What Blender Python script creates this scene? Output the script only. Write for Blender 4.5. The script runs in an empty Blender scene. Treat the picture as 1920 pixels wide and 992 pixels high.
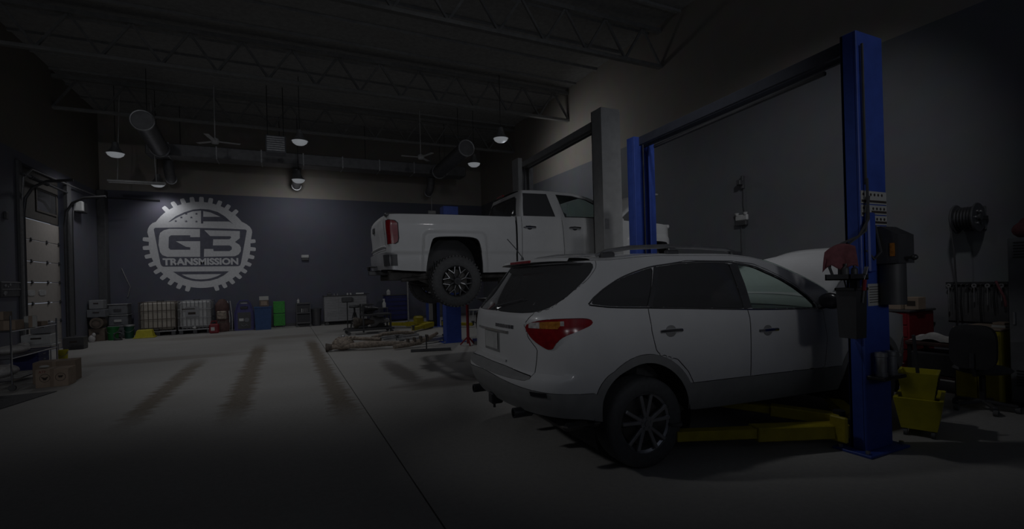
import bpy, bmesh, math, random
from mathutils import Vector, Matrix
random.seed(7)
scn=bpy.context.scene
COL=scn.collection
# ---------------------------------------------------------------- camera
cam_d=bpy.data.cameras.new('camera'); cam=bpy.data.objects.new('camera',cam_d); COL.objects.link(cam)
cam_d.sensor_fit='HORIZONTAL'; cam_d.sensor_width=36.0; cam_d.lens=903/1920*36
cam_d.shift_y=29/1920; cam_d.clip_start=.05; cam_d.clip_end=200
_yaw=math.radians(25.4); _roll=.028
cam.matrix_world=Matrix.Translation((0,0,1.57))@Matrix.Rotation(-_yaw,4,'Z')@Matrix.Rotation(math.pi/2,4,'X')@Matrix.Rotation(-_roll,4,'Z')
scn.camera=cam
# ---------------------------------------------------------------- world, exposure
w=bpy.data.worlds.new('world'); scn.world=w; w.use_nodes=True
w.node_tree.nodes['Background'].inputs[0].default_value=(.80,.90,1.12,1)
w.node_tree.nodes['Background'].inputs[1].default_value=.22
scn.view_settings.view_transform='Standard'; scn.view_settings.look='None'
scn.view_settings.gamma=1.0; scn.view_settings.use_curve_mapping=False
scn.view_settings.exposure=0.0
# ---------------------------------------------------------------- light power of the added lamps and the hanging bay lamps (W)
ADDED_FLOOD_W=150.0      # added floodlights, out of view behind the viewer
ADDED_WORK_W=115.0        # added tripod lights, out of view behind the viewer
BAY_W=60.0         # hanging high bay lamps
ADDED_FLOODS=[(-3.2,-4.0,6.3),(0.6,-4.0,6.3),(4.4,-4.0,6.3)]
FLOOD_AIM=[(-4.0,13.0,2.2),(1.2,14.0,2.8),(4.6,13.0,2.8)]
FLOOD_CONE=math.radians(46); FLOOD_BLEND=1.0
# ---------------------------------------------------------------- vehicle surfaces (local metres)
def tab(pts):
    """smooth interpolation through (x, y) knots (monotone-ish cubic)"""
    xs=[p[0] for p in pts]; ys=[p[1] for p in pts]; n=len(xs)
    d=[(ys[i+1]-ys[i])/(xs[i+1]-xs[i]) for i in range(n-1)]
    m=[d[0]]+[0.0 if d[i-1]*d[i]<=0 else 2*d[i-1]*d[i]/(d[i-1]+d[i]) for i in range(1,n-1)]+[d[-1]]
    def f(x):
        if x<=xs[0]: return ys[0]
        if x>=xs[-1]: return ys[-1]
        lo=0; hi=n-1
        while hi-lo>1:
            k=(lo+hi)//2
            if xs[k]<=x: lo=k
            else: hi=k
        h=xs[hi]-xs[lo]; t=(x-xs[lo])/h; t2=t*t; t3=t2*t
        return (2*t3-3*t2+1)*ys[lo]+(t3-2*t2+t)*h*m[lo]+(3*t2-2*t3)*ys[hi]+(t3-t2)*h*m[hi]
    return f

def sstep(a,b,x):
    t=max(0.0,min(1.0,(x-a)/(b-a))); return t*t*(3-2*t)

class Shell:
    """half body shell; q = arc length round the plan outline from rear centre, z = height"""
    def __init__(s, s0, s1, half, ra, rn, fa, fn, zb, zt, width, rake, fade=1.0, frake=None, ffade=1.0):
        s.s0,s.s1,s.half,s.ra,s.rn,s.fa,s.fn=s0,s1,half,ra,rn,fa,fn
        s.zb,s.zt,s.width,s.rake,s.fade=zb,zt,width,rake,fade
        s.frake,s.ffade=frake,ffade
        pts=[]; N=400
        for i in range(N+1):
            a=math.pi/2*i/N; pts.append(s0+ra*(1-math.cos(a)))
        k=int((s1-fa-s0-ra)/0.01)
        for i in range(1,k): pts.append(s0+ra+(s1-fa-s0-ra)*i/k)
        for i in range(N+1):
            a=math.pi/2*i/N; pts.append(s1-fa+fa*math.sin(a))
        s.S=pts; s.Q=[0.0]
        for a,b in zip(pts,pts[1:]):
            s.Q.append(s.Q[-1]+math.hypot(b-a,(s.plan(b)-s.plan(a))*half))
        s.L=s.Q[-1]
    def plan(s,x):
        r=1.0
        if x<s.s0+s.ra:
            t=max(0,min(1,(s.s0+s.ra-x)/s.ra)); r=max(0,1-t**s.rn)**(1/s.rn)
        if x>s.s1-s.fa:
            t=max(0,min(1,(x-s.s1+s.fa)/s.fa)); r=min(r,max(0,1-t**s.fn)**(1/s.fn))
        return r
    def s_of(s,q):
        Q=s.Q; lo=0; hi=len(Q)-1
        if q<=0: return s.S[0]
        if q>=s.L: return s.S[-1]
        while hi-lo>1:
            k=(lo+hi)//2
            if Q[k]<=q: lo=k
            else: hi=k
        return s.S[lo]+(s.S[hi]-s.S[lo])*(q-Q[lo])/max(1e-9,Q[hi]-Q[lo])
    def q_of(s,x):
        S=s.S; lo=0; hi=len(S)-1
        while hi-lo>1:
            k=(lo+hi)//2
            if S[k]<=x: lo=k
            else: hi=k
        return s.Q[lo]+(s.Q[hi]-s.Q[lo])*(x-S[lo])/max(1e-9,S[hi]-S[lo])
    def pt(s,q,z,off=0.0):
        """point on the near (y negative) side; off = outward"""
        x=s.s_of(q); y=s.half*s.plan(x)*s.width(x,z)
        xx=x+s.rake(z)*max(0.0,1-(x-s.s0)/s.fade)
        if s.frake: xx-=s.frake(z)*max(0.0,1-(s.s1-x)/s.ffade)
        if off:
            x2=s.s_of(min(s.L,q+.01)); x1=s.s_of(max(0,q-.01))
            dx=x2-x1; dy=s.half*(s.plan(x2)*s.width(x2,z)-s.plan(x1)*s.width(x1,z))
            l=math.hypot(dx,dy) or 1; xx-=off*dy/l; y+=off*dx/l
        return (xx,-y,z)

# --- sport utility vehicle
_szt=tab([(0,1.715),(.5,1.715),(.9,1.73),(1.4,1.748),(2.15,1.745),(2.44,1.723),(2.71,1.662),(2.97,1.566),(3.19,1.474),(3.36,1.38),(3.46,1.25),(3.6,1.19),(4.4,1.10),(4.85,1.0),(5.12,.80)])
_szb=tab([(0,.50),(.35,.48),(.65,.42),(1.5,.42),(1.6,.40),(3.3,.36),(4.5,.34),(5.12,.38)])
_swd=tab([(.3,.90),(.42,.955),(.55,.985),(.75,.997),(.95,1.0),(1.16,.996),(1.22,.982),(1.32,.957),(1.5,.905),(1.69,.838),(1.76,.80)])
def _sw(x,z): return _swd(z)*(1-.03*sstep(4.2,5.1,x))
_srk=tab([(.4,.16),(.5,.10),(.62,.03),(.74,0.0),(.79,.012),(.83,.075),(.95,.085),(1.1,.085),(1.25,.10),(1.32,.145),(1.45,.26),(1.6,.40),(1.7,.48),(1.76,.52)])
SUVS=Shell(0.0,5.12,.97,.46,2.5,.8,2.3,_szb,_szt,_sw,_srk,1.25)
# --- pickup: lower body and cab
_tzt=tab([(0,2.69),(.3,2.704),(1.2,2.711),(2.3,2.705),(2.4,2.715),(4.5,2.70),(4.9,2.675),(5.55,2.64),(5.85,2.59),(6.02,2.45)])
_tzb=tab([(0,1.80),(.35,1.77),(1.7,1.71),(2.4,1.71),(4.5,1.68),(6.02,1.78)])
_twd=tab([(1.6,.955),(1.75,.972),(1.98,.985),(2.03,.984),(2.09,1.0),(2.3,1.0),(2.52,.996),(2.60,.985),(2.72,.965)])
def _tarch(x,z,cx,hw,top):
    dx=max(0,abs(x-cx)-hw*(1-.12*max(0,(z-1.9)))); dz=max(0,z-top); return math.hypot(dx,dz)
def _tw(x,z):
    w=_twd(z)
    d=min(_tarch(x,z,1.21,.47,2.31),_tarch(x,z,5.30,.47,2.28))
    return w+.034*(1-sstep(.07,.13,d))
_trk=tab([(1.7,.06),(2.0,.03),(2.3,.02),(2.5,.0),(2.6,.0),(2.72,.05)])
TRL=Shell(0.0,6.02,1.0,.14,2.6,.42,2.6,_tzb,_tzt,_tw,_trk,.35)
_czt=tab([(2.3,3.19),(2.44,3.222),(2.9,3.235),(3.5,3.218),(3.8,3.175),(4.0,3.115),(4.25,2.985),(4.6,2.78),(4.75,2.70)])
_czb=tab([(2.3,2.66),(4.8,2.66)])
_cwd=tab([(2.6,.955),(2.72,.945),(2.8,.92),(3.15,.80),(3.24,.76)])
_crk=tab([(2.66,0),(2.8,.02),(3.22,.14)])
TRC=Shell(2.385,4.80,1.0,.10,2.6,.12,2.6,_czb,_czt,lambda x,z:_cwd(z),_crk,.6)
# ---------------------------------------------------------------- materials
MATS={}
def mat(name,col,rough=.55,metal=0.0,var=.12,scale=9.0,bump=0.0,spec=.5,coat=0.0):
    if name in MATS: return MATS[name]
    m=bpy.data.materials.new(name); m.use_nodes=True; nt=m.node_tree; b=nt.nodes['Principled BSDF']
    b.inputs['Roughness'].default_value=rough; b.inputs['Metallic'].default_value=metal
    b.inputs['Specular IOR Level'].default_value=spec; b.inputs['Coat Weight'].default_value=coat
    tc=nt.nodes.new('ShaderNodeTexCoord'); n=nt.nodes.new('ShaderNodeTexNoise')
    n.inputs['Scale'].default_value=scale; n.inputs['Detail'].default_value=4
    nt.links.new(tc.outputs['Object'],n.inputs['Vector'])
    r=nt.nodes.new('ShaderNodeValToRGB'); c=r.color_ramp
    c.elements[0].position=.3; c.elements[1].position=.7
    c.elements[0].color=tuple(x*(1-var) for x in col)+(1,); c.elements[1].color=tuple(min(1,x*(1+var)) for x in col)+(1,)
    nt.links.new(n.outputs['Fac'],r.inputs['Fac']); nt.links.new(r.outputs['Color'],b.inputs['Base Color'])
    if bump:
        bp=nt.nodes.new('ShaderNodeBump'); bp.inputs['Strength'].default_value=bump; bp.inputs['Distance'].default_value=.01
        nt.links.new(n.outputs['Fac'],bp.inputs['Height']); nt.links.new(bp.outputs['Normal'],b.inputs['Normal'])
    MATS[name]=m; return m
def glass(name,tint,gl=.35,film=0.0,filmc=.12):
    m=bpy.data.materials.new(name); m.use_nodes=True; nt=m.node_tree; nt.nodes.clear()
    o=nt.nodes.new('ShaderNodeOutputMaterial'); t=nt.nodes.new('ShaderNodeBsdfTransparent'); g=nt.nodes.new('ShaderNodeBsdfGlossy')
    x=nt.nodes.new('ShaderNodeMixShader'); f=nt.nodes.new('ShaderNodeFresnel'); 
    ge=nt.nodes.new('ShaderNodeNewGeometry'); mi=nt.nodes.new('ShaderNodeMapRange'); mi.inputs[3].default_value=1.45; mi.inputs[4].default_value=1/1.45
    nt.links.new(ge.outputs['Backfacing'],mi.inputs[0]); nt.links.new(mi.outputs[0],f.inputs[0])
    t.inputs[0].default_value=tint+(1,); g.inputs['Roughness'].default_value=.03; g.inputs['Color'].default_value=(gl,gl,gl,1)
    d=nt.nodes.new('ShaderNodeBsdfDiffuse');d.inputs[0].default_value=(filmc,filmc,filmc*1.05,1);y=nt.nodes.new('ShaderNodeMixShader');y.inputs[0].default_value=film
    nt.links.new(t.outputs[0],y.inputs[1]);nt.links.new(d.outputs[0],y.inputs[2])
    nt.links.new(f.outputs[0],x.inputs[0]); nt.links.new(y.outputs[0],x.inputs[1]); nt.links.new(g.outputs[0],x.inputs[2]); nt.links.new(x.outputs[0],o.inputs[0])
    MATS[name]=m; return m
def emit(name,col,st):
    m=bpy.data.materials.new(name); m.use_nodes=True; b=m.node_tree.nodes['Principled BSDF']
    b.inputs['Base Color'].default_value=col+(1,); b.inputs['Emission Color'].default_value=col+(1,); b.inputs['Emission Strength'].default_value=st
    MATS[name]=m; return m
# ---------------------------------------------------------------- mesh builder
class MB:
    def __init__(s): s.v=[]; s.f=[]
    def add(s,vs,fs):
        k=len(s.v); s.v+= [tuple(p) for p in vs]; s.f+=[tuple(i+k for i in q) for q in fs]; return s
    def box(s,x0,x1,y0,y1,z0,z1,bev=0.0,M=None):
        x0,x1=min(x0,x1),max(x0,x1); y0,y1=min(y0,y1),max(y0,y1); z0,z1=min(z0,z1),max(z0,z1)
        b=min(bev,(x1-x0)*.49,(y1-y0)*.49,(z1-z0)*.49)
        if b<=0:
            vs=[(x,y,z) for x in (x0,x1) for y in (y0,y1) for z in (z0,z1)]
            fs=[(0,1,3,2),(4,6,7,5),(0,4,5,1),(2,3,7,6),(0,2,6,4),(1,5,7,3)]
        else:
            vs=[];ix={}
            for i,X in enumerate((x0,x1)):
                for j,Y in enumerate((y0,y1)):
                    for k,Z in enumerate((z0,z1)):
                        sx,sy,sz=(1,-1)[i]*b,(1,-1)[j]*b,(1,-1)[k]*b
                        ix[i,j,k]=len(vs); vs+=[(X,Y+sy,Z+sz),(X+sx,Y,Z+sz),(X+sx,Y+sy,Z)]
            I=lambda i,j,k,a: ix[i,j,k]+a
            fs=[]
            for i in (0,1):
                q=[I(i,0,0,0),I(i,0,1,0),I(i,1,1,0),I(i,1,0,0)]; fs.append(tuple(q if i==0 else q[::-1]))
                q=[I(0,i,0,1),I(1,i,0,1),I(1,i,1,1),I(0,i,1,1)]; fs.append(tuple(q if i==0 else q[::-1]))
                q=[I(0,0,i,2),I(0,1,i,2),I(1,1,i,2),I(1,0,i,2)]; fs.append(tuple(q if i==0 else q[::-1]))
            for i in (0,1):
                for j in (0,1):
                    q=[I(i,j,0,0),I(i,j,0,1),I(i,j,1,1),I(i,j,1,0)]; fs.append(tuple(q[::-1] if i==j else q))
                    q=[I(i,0,j,0),I(i,0,j,2),I(i,1,j,2),I(i,1,j,0)]; fs.append(tuple(q if i==j else q[::-1]))
                    q=[I(0,i,j,1),I(0,i,j,2),I(1,i,j,2),I(1,i,j,1)]; fs.append(tuple(q[::-1] if i==j else q))
            for i in (0,1):
                for j in (0,1):
                    for k in (0,1):
                        q=[I(i,j,k,0),I(i,j,k,1),I(i,j,k,2)]; fs.append(tuple(q if (i+j+k)%2 else q[::-1]))
        if M is not None: vs=[M@Vector(p) for p in vs]
        return s.add(vs,fs)
    def bar(s,p0,p1,w,h,bev=0.0,up=(0,0,1)):
        p0=Vector(p0);p1=Vector(p1);d=p1-p0;L=d.length;x=d.normalized();u=Vector(up)
        if abs(x.dot(u))>.98:u=Vector((0,1,0))
        y=u.cross(x).normalized();z=x.cross(y)
        M=Matrix(((x.x,y.x,z.x,p0.x),(x.y,y.y,z.y,p0.y),(x.z,y.z,z.z,p0.z),(0,0,0,1)))
        return s.box(0,L,-w/2,w/2,-h/2,h/2,bev,M)
    def cyl(s,p0,p1,r0,r1=None,n=16,caps=True):
        r1=r0 if r1 is None else r1
        p0=Vector(p0);p1=Vector(p1);d=(p1-p0).normalized()
        a=d.orthogonal().normalized();b=d.cross(a)
        vs=[];fs=[]
        for p,r in ((p0,r0),(p1,r1)):
            for i in range(n):
                t=2*math.pi*i/n; vs.append(p+(a*math.cos(t)+b*math.sin(t))*r)
        for i in range(n): fs.append((i,(i+1)%n,n+(i+1)%n,n+i))
        if caps: fs.append(tuple(range(n))[::-1]); fs.append(tuple(range(n,2*n)))
        return s.add(vs,fs)
    def tube(s,path,r,n=8,closed=False):
        P=[Vector(p) for p in path];N=len(P);vs=[];fs=[];prev=None
        rr=r if isinstance(r,(list,tuple)) else [r]*N
        for i,p in enumerate(P):
            if closed: d=P[(i+1)%N]-P[i-1]
            else: d=P[min(i+1,N-1)]-P[max(i-1,0)]
            d.normalize()
            if prev is None: a=d.orthogonal().normalized()
            else:
                a=prev-d*prev.dot(d); a=a.normalized() if a.length>1e-6 else d.orthogonal().normalized()
            prev=a;b=d.cross(a)
            for k in range(n):
                t=2*math.pi*k/n; vs.append(p+(a*math.cos(t)+b*math.sin(t))*rr[i])
        for i in range(N if closed else N-1):
            A=i*n;B=((i+1)%N)*n
            for k in range(n): fs.append((A+k,A+(k+1)%n,B+(k+1)%n,B+k))
        if not closed: fs.append(tuple(range(n))[::-1]); fs.append(tuple(range((N-1)*n,N*n)))
        return s.add(vs,fs)
    def lathe(s,prof,c=(0,0,0),axis='z',n=24,closed=False):
        vs=[];fs=[];m=len(prof)
        for i in range(n):
            t=2*math.pi*i/n;ct,st=math.cos(t),math.sin(t)
            for r,h in prof:
                q={'z':(r*ct,r*st,h),'y':(r*ct,h,r*st),'x':(h,r*ct,r*st)}[axis]
                vs.append((q[0]+c[0],q[1]+c[1],q[2]+c[2]))
        for i in range(n):
            j=(i+1)%n
            for k in range(m if closed else m-1):
                k2=(k+1)%m
                q=(i*m+k,j*m+k,j*m+k2,i*m+k2); fs.append(q if axis!='y' else q[::-1])
        return s.add(vs,fs)
    def prism(s,poly,axis,a,b):
        n=len(poly)
        ar=sum(poly[i][0]*poly[(i+1)%n][1]-poly[(i+1)%n][0]*poly[i][1] for i in range(n))
        if ar<0: poly=poly[::-1]
        f={'z':lambda p,h:(p[0],p[1],h),'y':lambda p,h:(p[0],h,p[1]),'x':lambda p,h:(h,p[0],p[1])}[axis]
        vs=[f(p,a) for p in poly]+[f(p,b) for p in poly]
        fs=[tuple(range(n))[::-1],tuple(range(n,2*n))]+[(i,(i+1)%n,n+(i+1)%n,n+i) for i in range(n)]
        flip=(axis=='y')!=(b<a)
        if flip: fs=[q[::-1] for q in fs]
        return s.add(vs,fs)
    def ell(s,c,r,nu=14,nv=9,M=None):
        vs=[];fs=[]
        for j in range(nv+1):
            a=math.pi*j/nv-math.pi/2
            for i in range(nu):
                t=2*math.pi*i/nu; p=Vector((r[0]*math.cos(a)*math.cos(t),r[1]*math.cos(a)*math.sin(t),r[2]*math.sin(a)))
                if M is not None:p=M@p
                vs.append((p.x+c[0],p.y+c[1],p.z+c[2]))
        for j in range(nv):
            for i in range(nu): fs.append((j*nu+i,j*nu+(i+1)%nu,(j+1)*nu+(i+1)%nu,(j+1)*nu+i))
        return s.add(vs,fs)
    def build(s,name,m,parent=None,smooth=35,loc=None,rz=0.0):
        me=bpy.data.meshes.new(name); me.from_pydata([tuple(p) for p in s.v],[],s.f); me.update()
        if smooth:
            me.polygons.foreach_set('use_smooth',[True]*len(me.polygons))
            me.set_sharp_from_angle(angle=math.radians(smooth))
        me.materials.append(MATS[m] if isinstance(m,str) else m)
        o=bpy.data.objects.new(name,me); COL.objects.link(o)
        if parent is not None:o.parent=parent
        if loc is not None:o.location=loc
        if rz:o.rotation_euler=(0,0,rz)
        return o
def tag(o,label,cat,group=None):
    o['label']=label;o['category']=cat
    if group:o['group']=group
    return o
def thing(name,label,cat,loc=(0,0,0),rz=0.0,group=None):
    o=bpy.data.objects.new(name,None);COL.objects.link(o);o.location=loc;o.rotation_euler=(0,0,rz)
    o.empty_display_size=.1
    return tag(o,label,cat,group)
def struct(o,label,cat='structure'):
    o['kind']='structure'; o['label']=label; o['category']=cat; return o
def copy_tree(o,parent=None):
    c=o.copy();COL.objects.link(c);c.parent=parent
    for ch in o.children: copy_tree(ch,c)
    return c
def B(*a,**k): return MB().box(*a,**k)
def text_mesh(txt,size,depth,name,m,parent,loc,rot,sx=1.0,bold=0.0,align='CENTER'):
    cu=bpy.data.curves.new(name,'FONT');cu.body=txt;cu.size=size;cu.extrude=depth;cu.align_x=align;cu.offset=bold;cu.resolution_u=3
    t=bpy.data.objects.new('tmp',cu);COL.objects.link(t)
    dg=bpy.context.evaluated_depsgraph_get(); me=bpy.data.meshes.new_from_object(t.evaluated_get(dg))
    bpy.data.objects.remove(t);me.name=name;me.materials.clear();me.materials.append(MATS[m])
    o=bpy.data.objects.new(name,me);COL.objects.link(o);o.parent=parent;o.location=loc;o.rotation_euler=rot;o.scale=(sx,1,1);return o
# ---------------------------------------------------------------- palette (linear albedo)
mat('paint_white',(.62,.62,.63),.38,0,.03,4,spec=.4,coat=.25)
mat('paint_truck',(.62,.62,.62),.40,0,.03,4,spec=.4,coat=.25)
mat('clad_grey',(.24,.24,.24),.6,0,.08)
mat('black_plastic',(.065,.065,.07),.5)
mat('black_gloss',(.03,.03,.035),.2)
mat('dark_metal',(.07,.07,.075),.45,.6)
mat('under_metal',(.10,.095,.09),.6,.3,.3)
mat('rubber',(.10,.10,.103),.75,0,.15,30,.2)
mat('chrome',(.62,.62,.64),.18,1)
mat('chrome_soft',(.50,.50,.51),.3,.45)
mat('steel',(.40,.40,.41),.35,.8)
mat('alloy',(.42,.42,.44),.35,.7)
mat('wheel_black',(.065,.065,.068),.3,.2)
mat('galv',(.34,.34,.35),.45,.6,.2,14)
mat('lift_blue',(.045,.09,.40),.45,0,.1)
mat('beam_navy',(.05,.055,.075),.6)
mat('lift_yellow',(.42,.34,.015),.5,0,.15)
mat('lift_white',(.36,.36,.36),.5,0,.08)
mat('red_lens',(.24,.009,.014),.2,0,.2,20,spec=.6)
mat('amber_lens',(.40,.16,.03),.2,0,.3,40)
mat('clear_lens',(.45,.43,.42),.2,0,.3,40)
mat('trim_dark',(.085,.085,.09),.7)
mat('bin_black',(.035,.035,.038),.6)
mat('fabric_dark',(.085,.085,.09),.9)
mat('dash_grey',(.16,.17,.17),.8)
mat('wall_beige',(.25,.225,.195),.85)
mat('cardboard',(.32,.245,.185),.85,0,.1)
mat('cardboard_dark',(.24,.18,.135),.85,0,.1)
mat('ink',(.045,.035,.03),.8)
mat('white_plastic',(.50,.50,.495),.5)
mat('white_cloth',(.52,.50,.49),.95,0,.15,25,.4)
mat('paper',(.45,.45,.43),.9,0,.04)
mat('red_paint',(.20,.012,.02),.45)
mat('red_cloth',(.20,.07,.08),.95,0,.2,25,.3)
mat('green_plastic',(.012,.15,.035),.5)
mat('green_dark',(.01,.07,.045),.5)
mat('green_bright',(.04,.30,.04),.55,0,.2,20)
mat('yellow_plastic',(.50,.44,.02),.5)
mat('blue_navy',(.02,.024,.12),.45)
mat('blue_mid',(.02,.065,.19),.5)
mat('indigo',(.06,.055,.19),.5)
mat('grey_plastic',(.16,.165,.18),.6)
mat('grey_tool',(.27,.27,.28),.45,.2,.06)
mat('brown_box',(.16,.125,.10),.85,0,.2)
mat('translucent_white',(.42,.38,.33),.5,0,.08)
mat('tote_clear',(.46,.46,.46),.5,0,.08)
mat('rust',(.30,.25,.205),.7,.3,.45,18,.5)
mat('rust_dark',(.12,.10,.085),.7,.3,.4,18,.5)
mat('maroon',(.10,.055,.05),.8,0,.3)
mat('locker_grey',(.15,.155,.165),.5)
mat('door_beige',(.42,.385,.355),.6,0,.05)
mat('door_dark',(.065,.058,.052),.7)
mat('duct_metal',(.16,.16,.165),.45,.5,.15,6)
mat('truss_paint',(.20,.198,.19),.8)
mat('deck_dark',(.30,.30,.29),.85)
mat('logo_paint',(.70,.70,.72),.8,0,.06,14)
mat('logo_dark',(.125,.127,.165),.8)
glass('glass_tint',(.06,.064,.066),.9,.6,.11)
glass('glass_green',(.80,.90,.85),.9,.04,.2)
emit('lamp_glow',(.9,.95,1.0),.12)
# ---------------------------------------------------------------- setting
def concrete():
    m=bpy.data.materials.new('concrete');m.use_nodes=True;nt=m.node_tree;N=nt.nodes;Lk=nt.links
    b=N['Principled BSDF'];b.inputs['Roughness'].default_value=.62;b.inputs['Specular IOR Level'].default_value=.3
    tc=N.new('ShaderNodeTexCoord');sep=N.new('ShaderNodeSeparateXYZ')
    def math_(op,a,b2=None,c=None):
        n=N.new('ShaderNodeMath');n.operation=op
        for i,x in enumerate((a,b2,c)):
            if x is None: continue
            if isinstance(x,(int,float)): n.inputs[i].default_value=x
            else: Lk.new(x,n.inputs[i])
        return n.outputs[0]
    def noise(scale,detail,vec=None):
        n=N.new('ShaderNodeTexNoise');n.inputs['Scale'].default_value=scale;n.inputs['Detail'].default_value=detail
        Lk.new(vec or tc.outputs['Object'],n.inputs['Vector']);return n.outputs['Fac']
    Lk.new(tc.outputs['Object'],sep.inputs[0]);X,Y=sep.outputs[0],sep.outputs[1]
    mp=N.new('ShaderNodeMapping');mp.inputs['Scale'].default_value=(1.6,7,1);Lk.new(tc.outputs['Object'],mp.inputs[0])
    edge=noise(1.0,5,mp.outputs[0]); big=noise(.55,5); fine=noise(22,6)
    rag=math_('MULTIPLY_ADD',edge,.36,-.18)
    tr=None
    for cx,hw,y0,y1 in ((-1.7,.15,6.6,13.0),(-.6,.17,6.2,15.2),(.66,.15,5.6,15.6)):
        d=math_('ABSOLUTE',math_('ADD',math_('SUBTRACT',X,cx),rag))
        a=N.new('ShaderNodeMapRange');a.inputs[1].default_value=hw*.55;a.inputs[2].default_value=hw*1.25;a.inputs[3].default_value=1;a.inputs[4].default_value=0;Lk.new(d,a.inputs[0])
        q=N.new('ShaderNodeMapRange');q.inputs[1].default_value=y0;q.inputs[2].default_value=y0+1.2;Lk.new(Y,q.inputs[0])
        q2=N.new('ShaderNodeMapRange');q2.inputs[1].default_value=y1;q2.inputs[2].default_value=y1-1.5;Lk.new(Y,q2.inputs[0])
        t=math_('MULTIPLY',math_('MULTIPLY',a.outputs[0],q.outputs[0]),q2.outputs[0])
        tr=t if tr is None else math_('MAXIMUM',tr,t)
    tr=math_('MULTIPLY',tr,math_('MULTIPLY_ADD',fine,.7,.45))
    # oil patch under the pickup and brown rust water towards the back wall
    def blob(cx,cy,rx,ry):
        a=math_('DIVIDE',math_('SUBTRACT',X,cx),rx);c=math_('DIVIDE',math_('SUBTRACT',Y,cy),ry)
        d=math_('SQRT',math_('ADD',math_('MULTIPLY',a,a),math_('MULTIPLY',c,c)))
        d=math_('ADD',d,math_('MULTIPLY_ADD',edge,1.1,-.55))
        m_=N.new('ShaderNodeMapRange');m_.inputs[1].default_value=.55;m_.inputs[2].default_value=1.1;m_.inputs[3].default_value=1;m_.inputs[4].default_value=0;Lk.new(d,m_.inputs[0]);return m_.outputs[0]
    oil=math_('MAXIMUM',math_('MAXIMUM',blob(2.4,7.3,.95,.5),blob(1.85,8.6,.22,1.6)),blob(3.3,7.2,.8,.5))
    wet=math_('MAXIMUM',math_('MAXIMUM',blob(-2.6,13.2,2.2,.45),blob(-2.3,18.3,1.6,.7)),blob(0.2,16.5,1.0,.6))
    def mix(f,a,c):
        n=N.new('ShaderNodeMix');n.data_type='RGBA'
        Lk.new(f,n.inputs['Factor']) if not isinstance(f,float) else None
        for k,x in ((6,a),(7,c)):
            if isinstance(x,tuple): n.inputs[k].default_value=x+(1,)
            else: Lk.new(x,n.inputs[k])
        return n.outputs[2]
    mr=N.new('ShaderNodeMapRange');mr.inputs[1].default_value=.3;mr.inputs[2].default_value=.7;Lk.new(big,mr.inputs[0])
    base=mix(mr.outputs[0],(.36,.345,.325),(.43,.42,.405))
    mf=N.new('ShaderNodeMapRange');mf.inputs[1].default_value=.35;mf.inputs[2].default_value=.75;mf.inputs[4].default_value=.35;Lk.new(fine,mf.inputs[0])
    base=mix(mf.outputs[0],base,(.27,.26,.245))
    base=mix(math_('MULTIPLY',wet,.45),base,(.20,.165,.13))
    base=mix(math_('MULTIPLY',oil,.75),base,(.12,.105,.095))
    base=mix(tr,base,(.15,.115,.075))
    Lk.new(base,b.inputs['Base Color'])
    bp=N.new('ShaderNodeBump');bp.inputs['Strength'].default_value=.15;bp.inputs['Distance'].default_value=.01;Lk.new(fine,bp.inputs['Height']);Lk.new(bp.outputs[0],b.inputs['Normal'])
    MATS['concrete']=m
concrete()
def wallpaint(name,low,high,zs):
    m=bpy.data.materials.new(name);m.use_nodes=True;nt=m.node_tree;N=nt.nodes;b=N['Principled BSDF'];b.inputs['Roughness'].default_value=.7;b.inputs['Specular IOR Level'].default_value=.35
    tc=N.new('ShaderNodeTexCoord');sp=N.new('ShaderNodeSeparateXYZ');nt.links.new(tc.outputs['Object'],sp.inputs[0])
    g=N.new('ShaderNodeMath');g.operation='GREATER_THAN';g.inputs[1].default_value=zs;nt.links.new(sp.outputs[2],g.inputs[0])
    n=N.new('ShaderNodeTexNoise');n.inputs['Scale'].default_value=3;n.inputs['Detail'].default_value=6;nt.links.new(tc.outputs['Object'],n.inputs['Vector'])
    x=N.new('ShaderNodeMix');x.data_type='RGBA';x.inputs[6].default_value=low+(1,);x.inputs[7].default_value=high+(1,);nt.links.new(g.outputs[0],x.inputs['Factor'])
    y=N.new('ShaderNodeMix');y.data_type='RGBA';y.blend_type='MULTIPLY';y.inputs['Factor'].default_value=.25;nt.links.new(x.outputs[2],y.inputs[6]);nt.links.new(n.outputs['Color'],y.inputs[7])
    nt.links.new(y.outputs[2],b.inputs['Base Color'])
    bp=N.new('ShaderNodeBump');bp.inputs['Strength'].default_value=.08;n2=N.new('ShaderNodeTexNoise');n2.inputs['Scale'].default_value=60;nt.links.new(tc.outputs['Object'],n2.inputs['Vector']);nt.links.new(n2.outputs['Fac'],bp.inputs['Height']);nt.links.new(bp.outputs[0],b.inputs['Normal'])
    MATS[name]=m
wallpaint('wall_two_tone',(.125,.127,.165),(.33,.30,.265),5.06)
wallpaint('wall_right_tone',(.17,.176,.192),(.33,.30,.265),5.08)
wallpaint('wall_left_tone',(.15,.152,.185),(.20,.18,.15),4.95)
XL,XR,YB,ZC=-5.6,8.45,20.9,7.7
o=B(XL-.4,XR+.3,-9,YB+.3,-.3,-.02).build('floor','black_plastic',None,0); struct(o,'grey concrete garage floor with brown tyre stains and saw-cut joints','floor'); FLOOR=o
for (x0,x1,y0,y1) in ((XL-.3,.884,-9,12.95),(XL-.3,.884,12.962,YB),(.896,XR,-9,YB)):
    B(x0,x1,y0,y1,-.06,0).build('slab','concrete',FLOOR,0)
o=B(XL-.3,XR+.3,YB,YB+.25,0,ZC).build('wall_back','wall_two_tone',None,0); struct(o,'back wall painted dark slate below and beige above','wall')
o=B(XR,XR+.25,-9,YB,0,ZC).build('wall_right','wall_right_tone',None,0); struct(o,'long dark grey right wall with beige upper band','wall')
DY0,DY1,DZ=15.3,17.85,4.72
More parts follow.
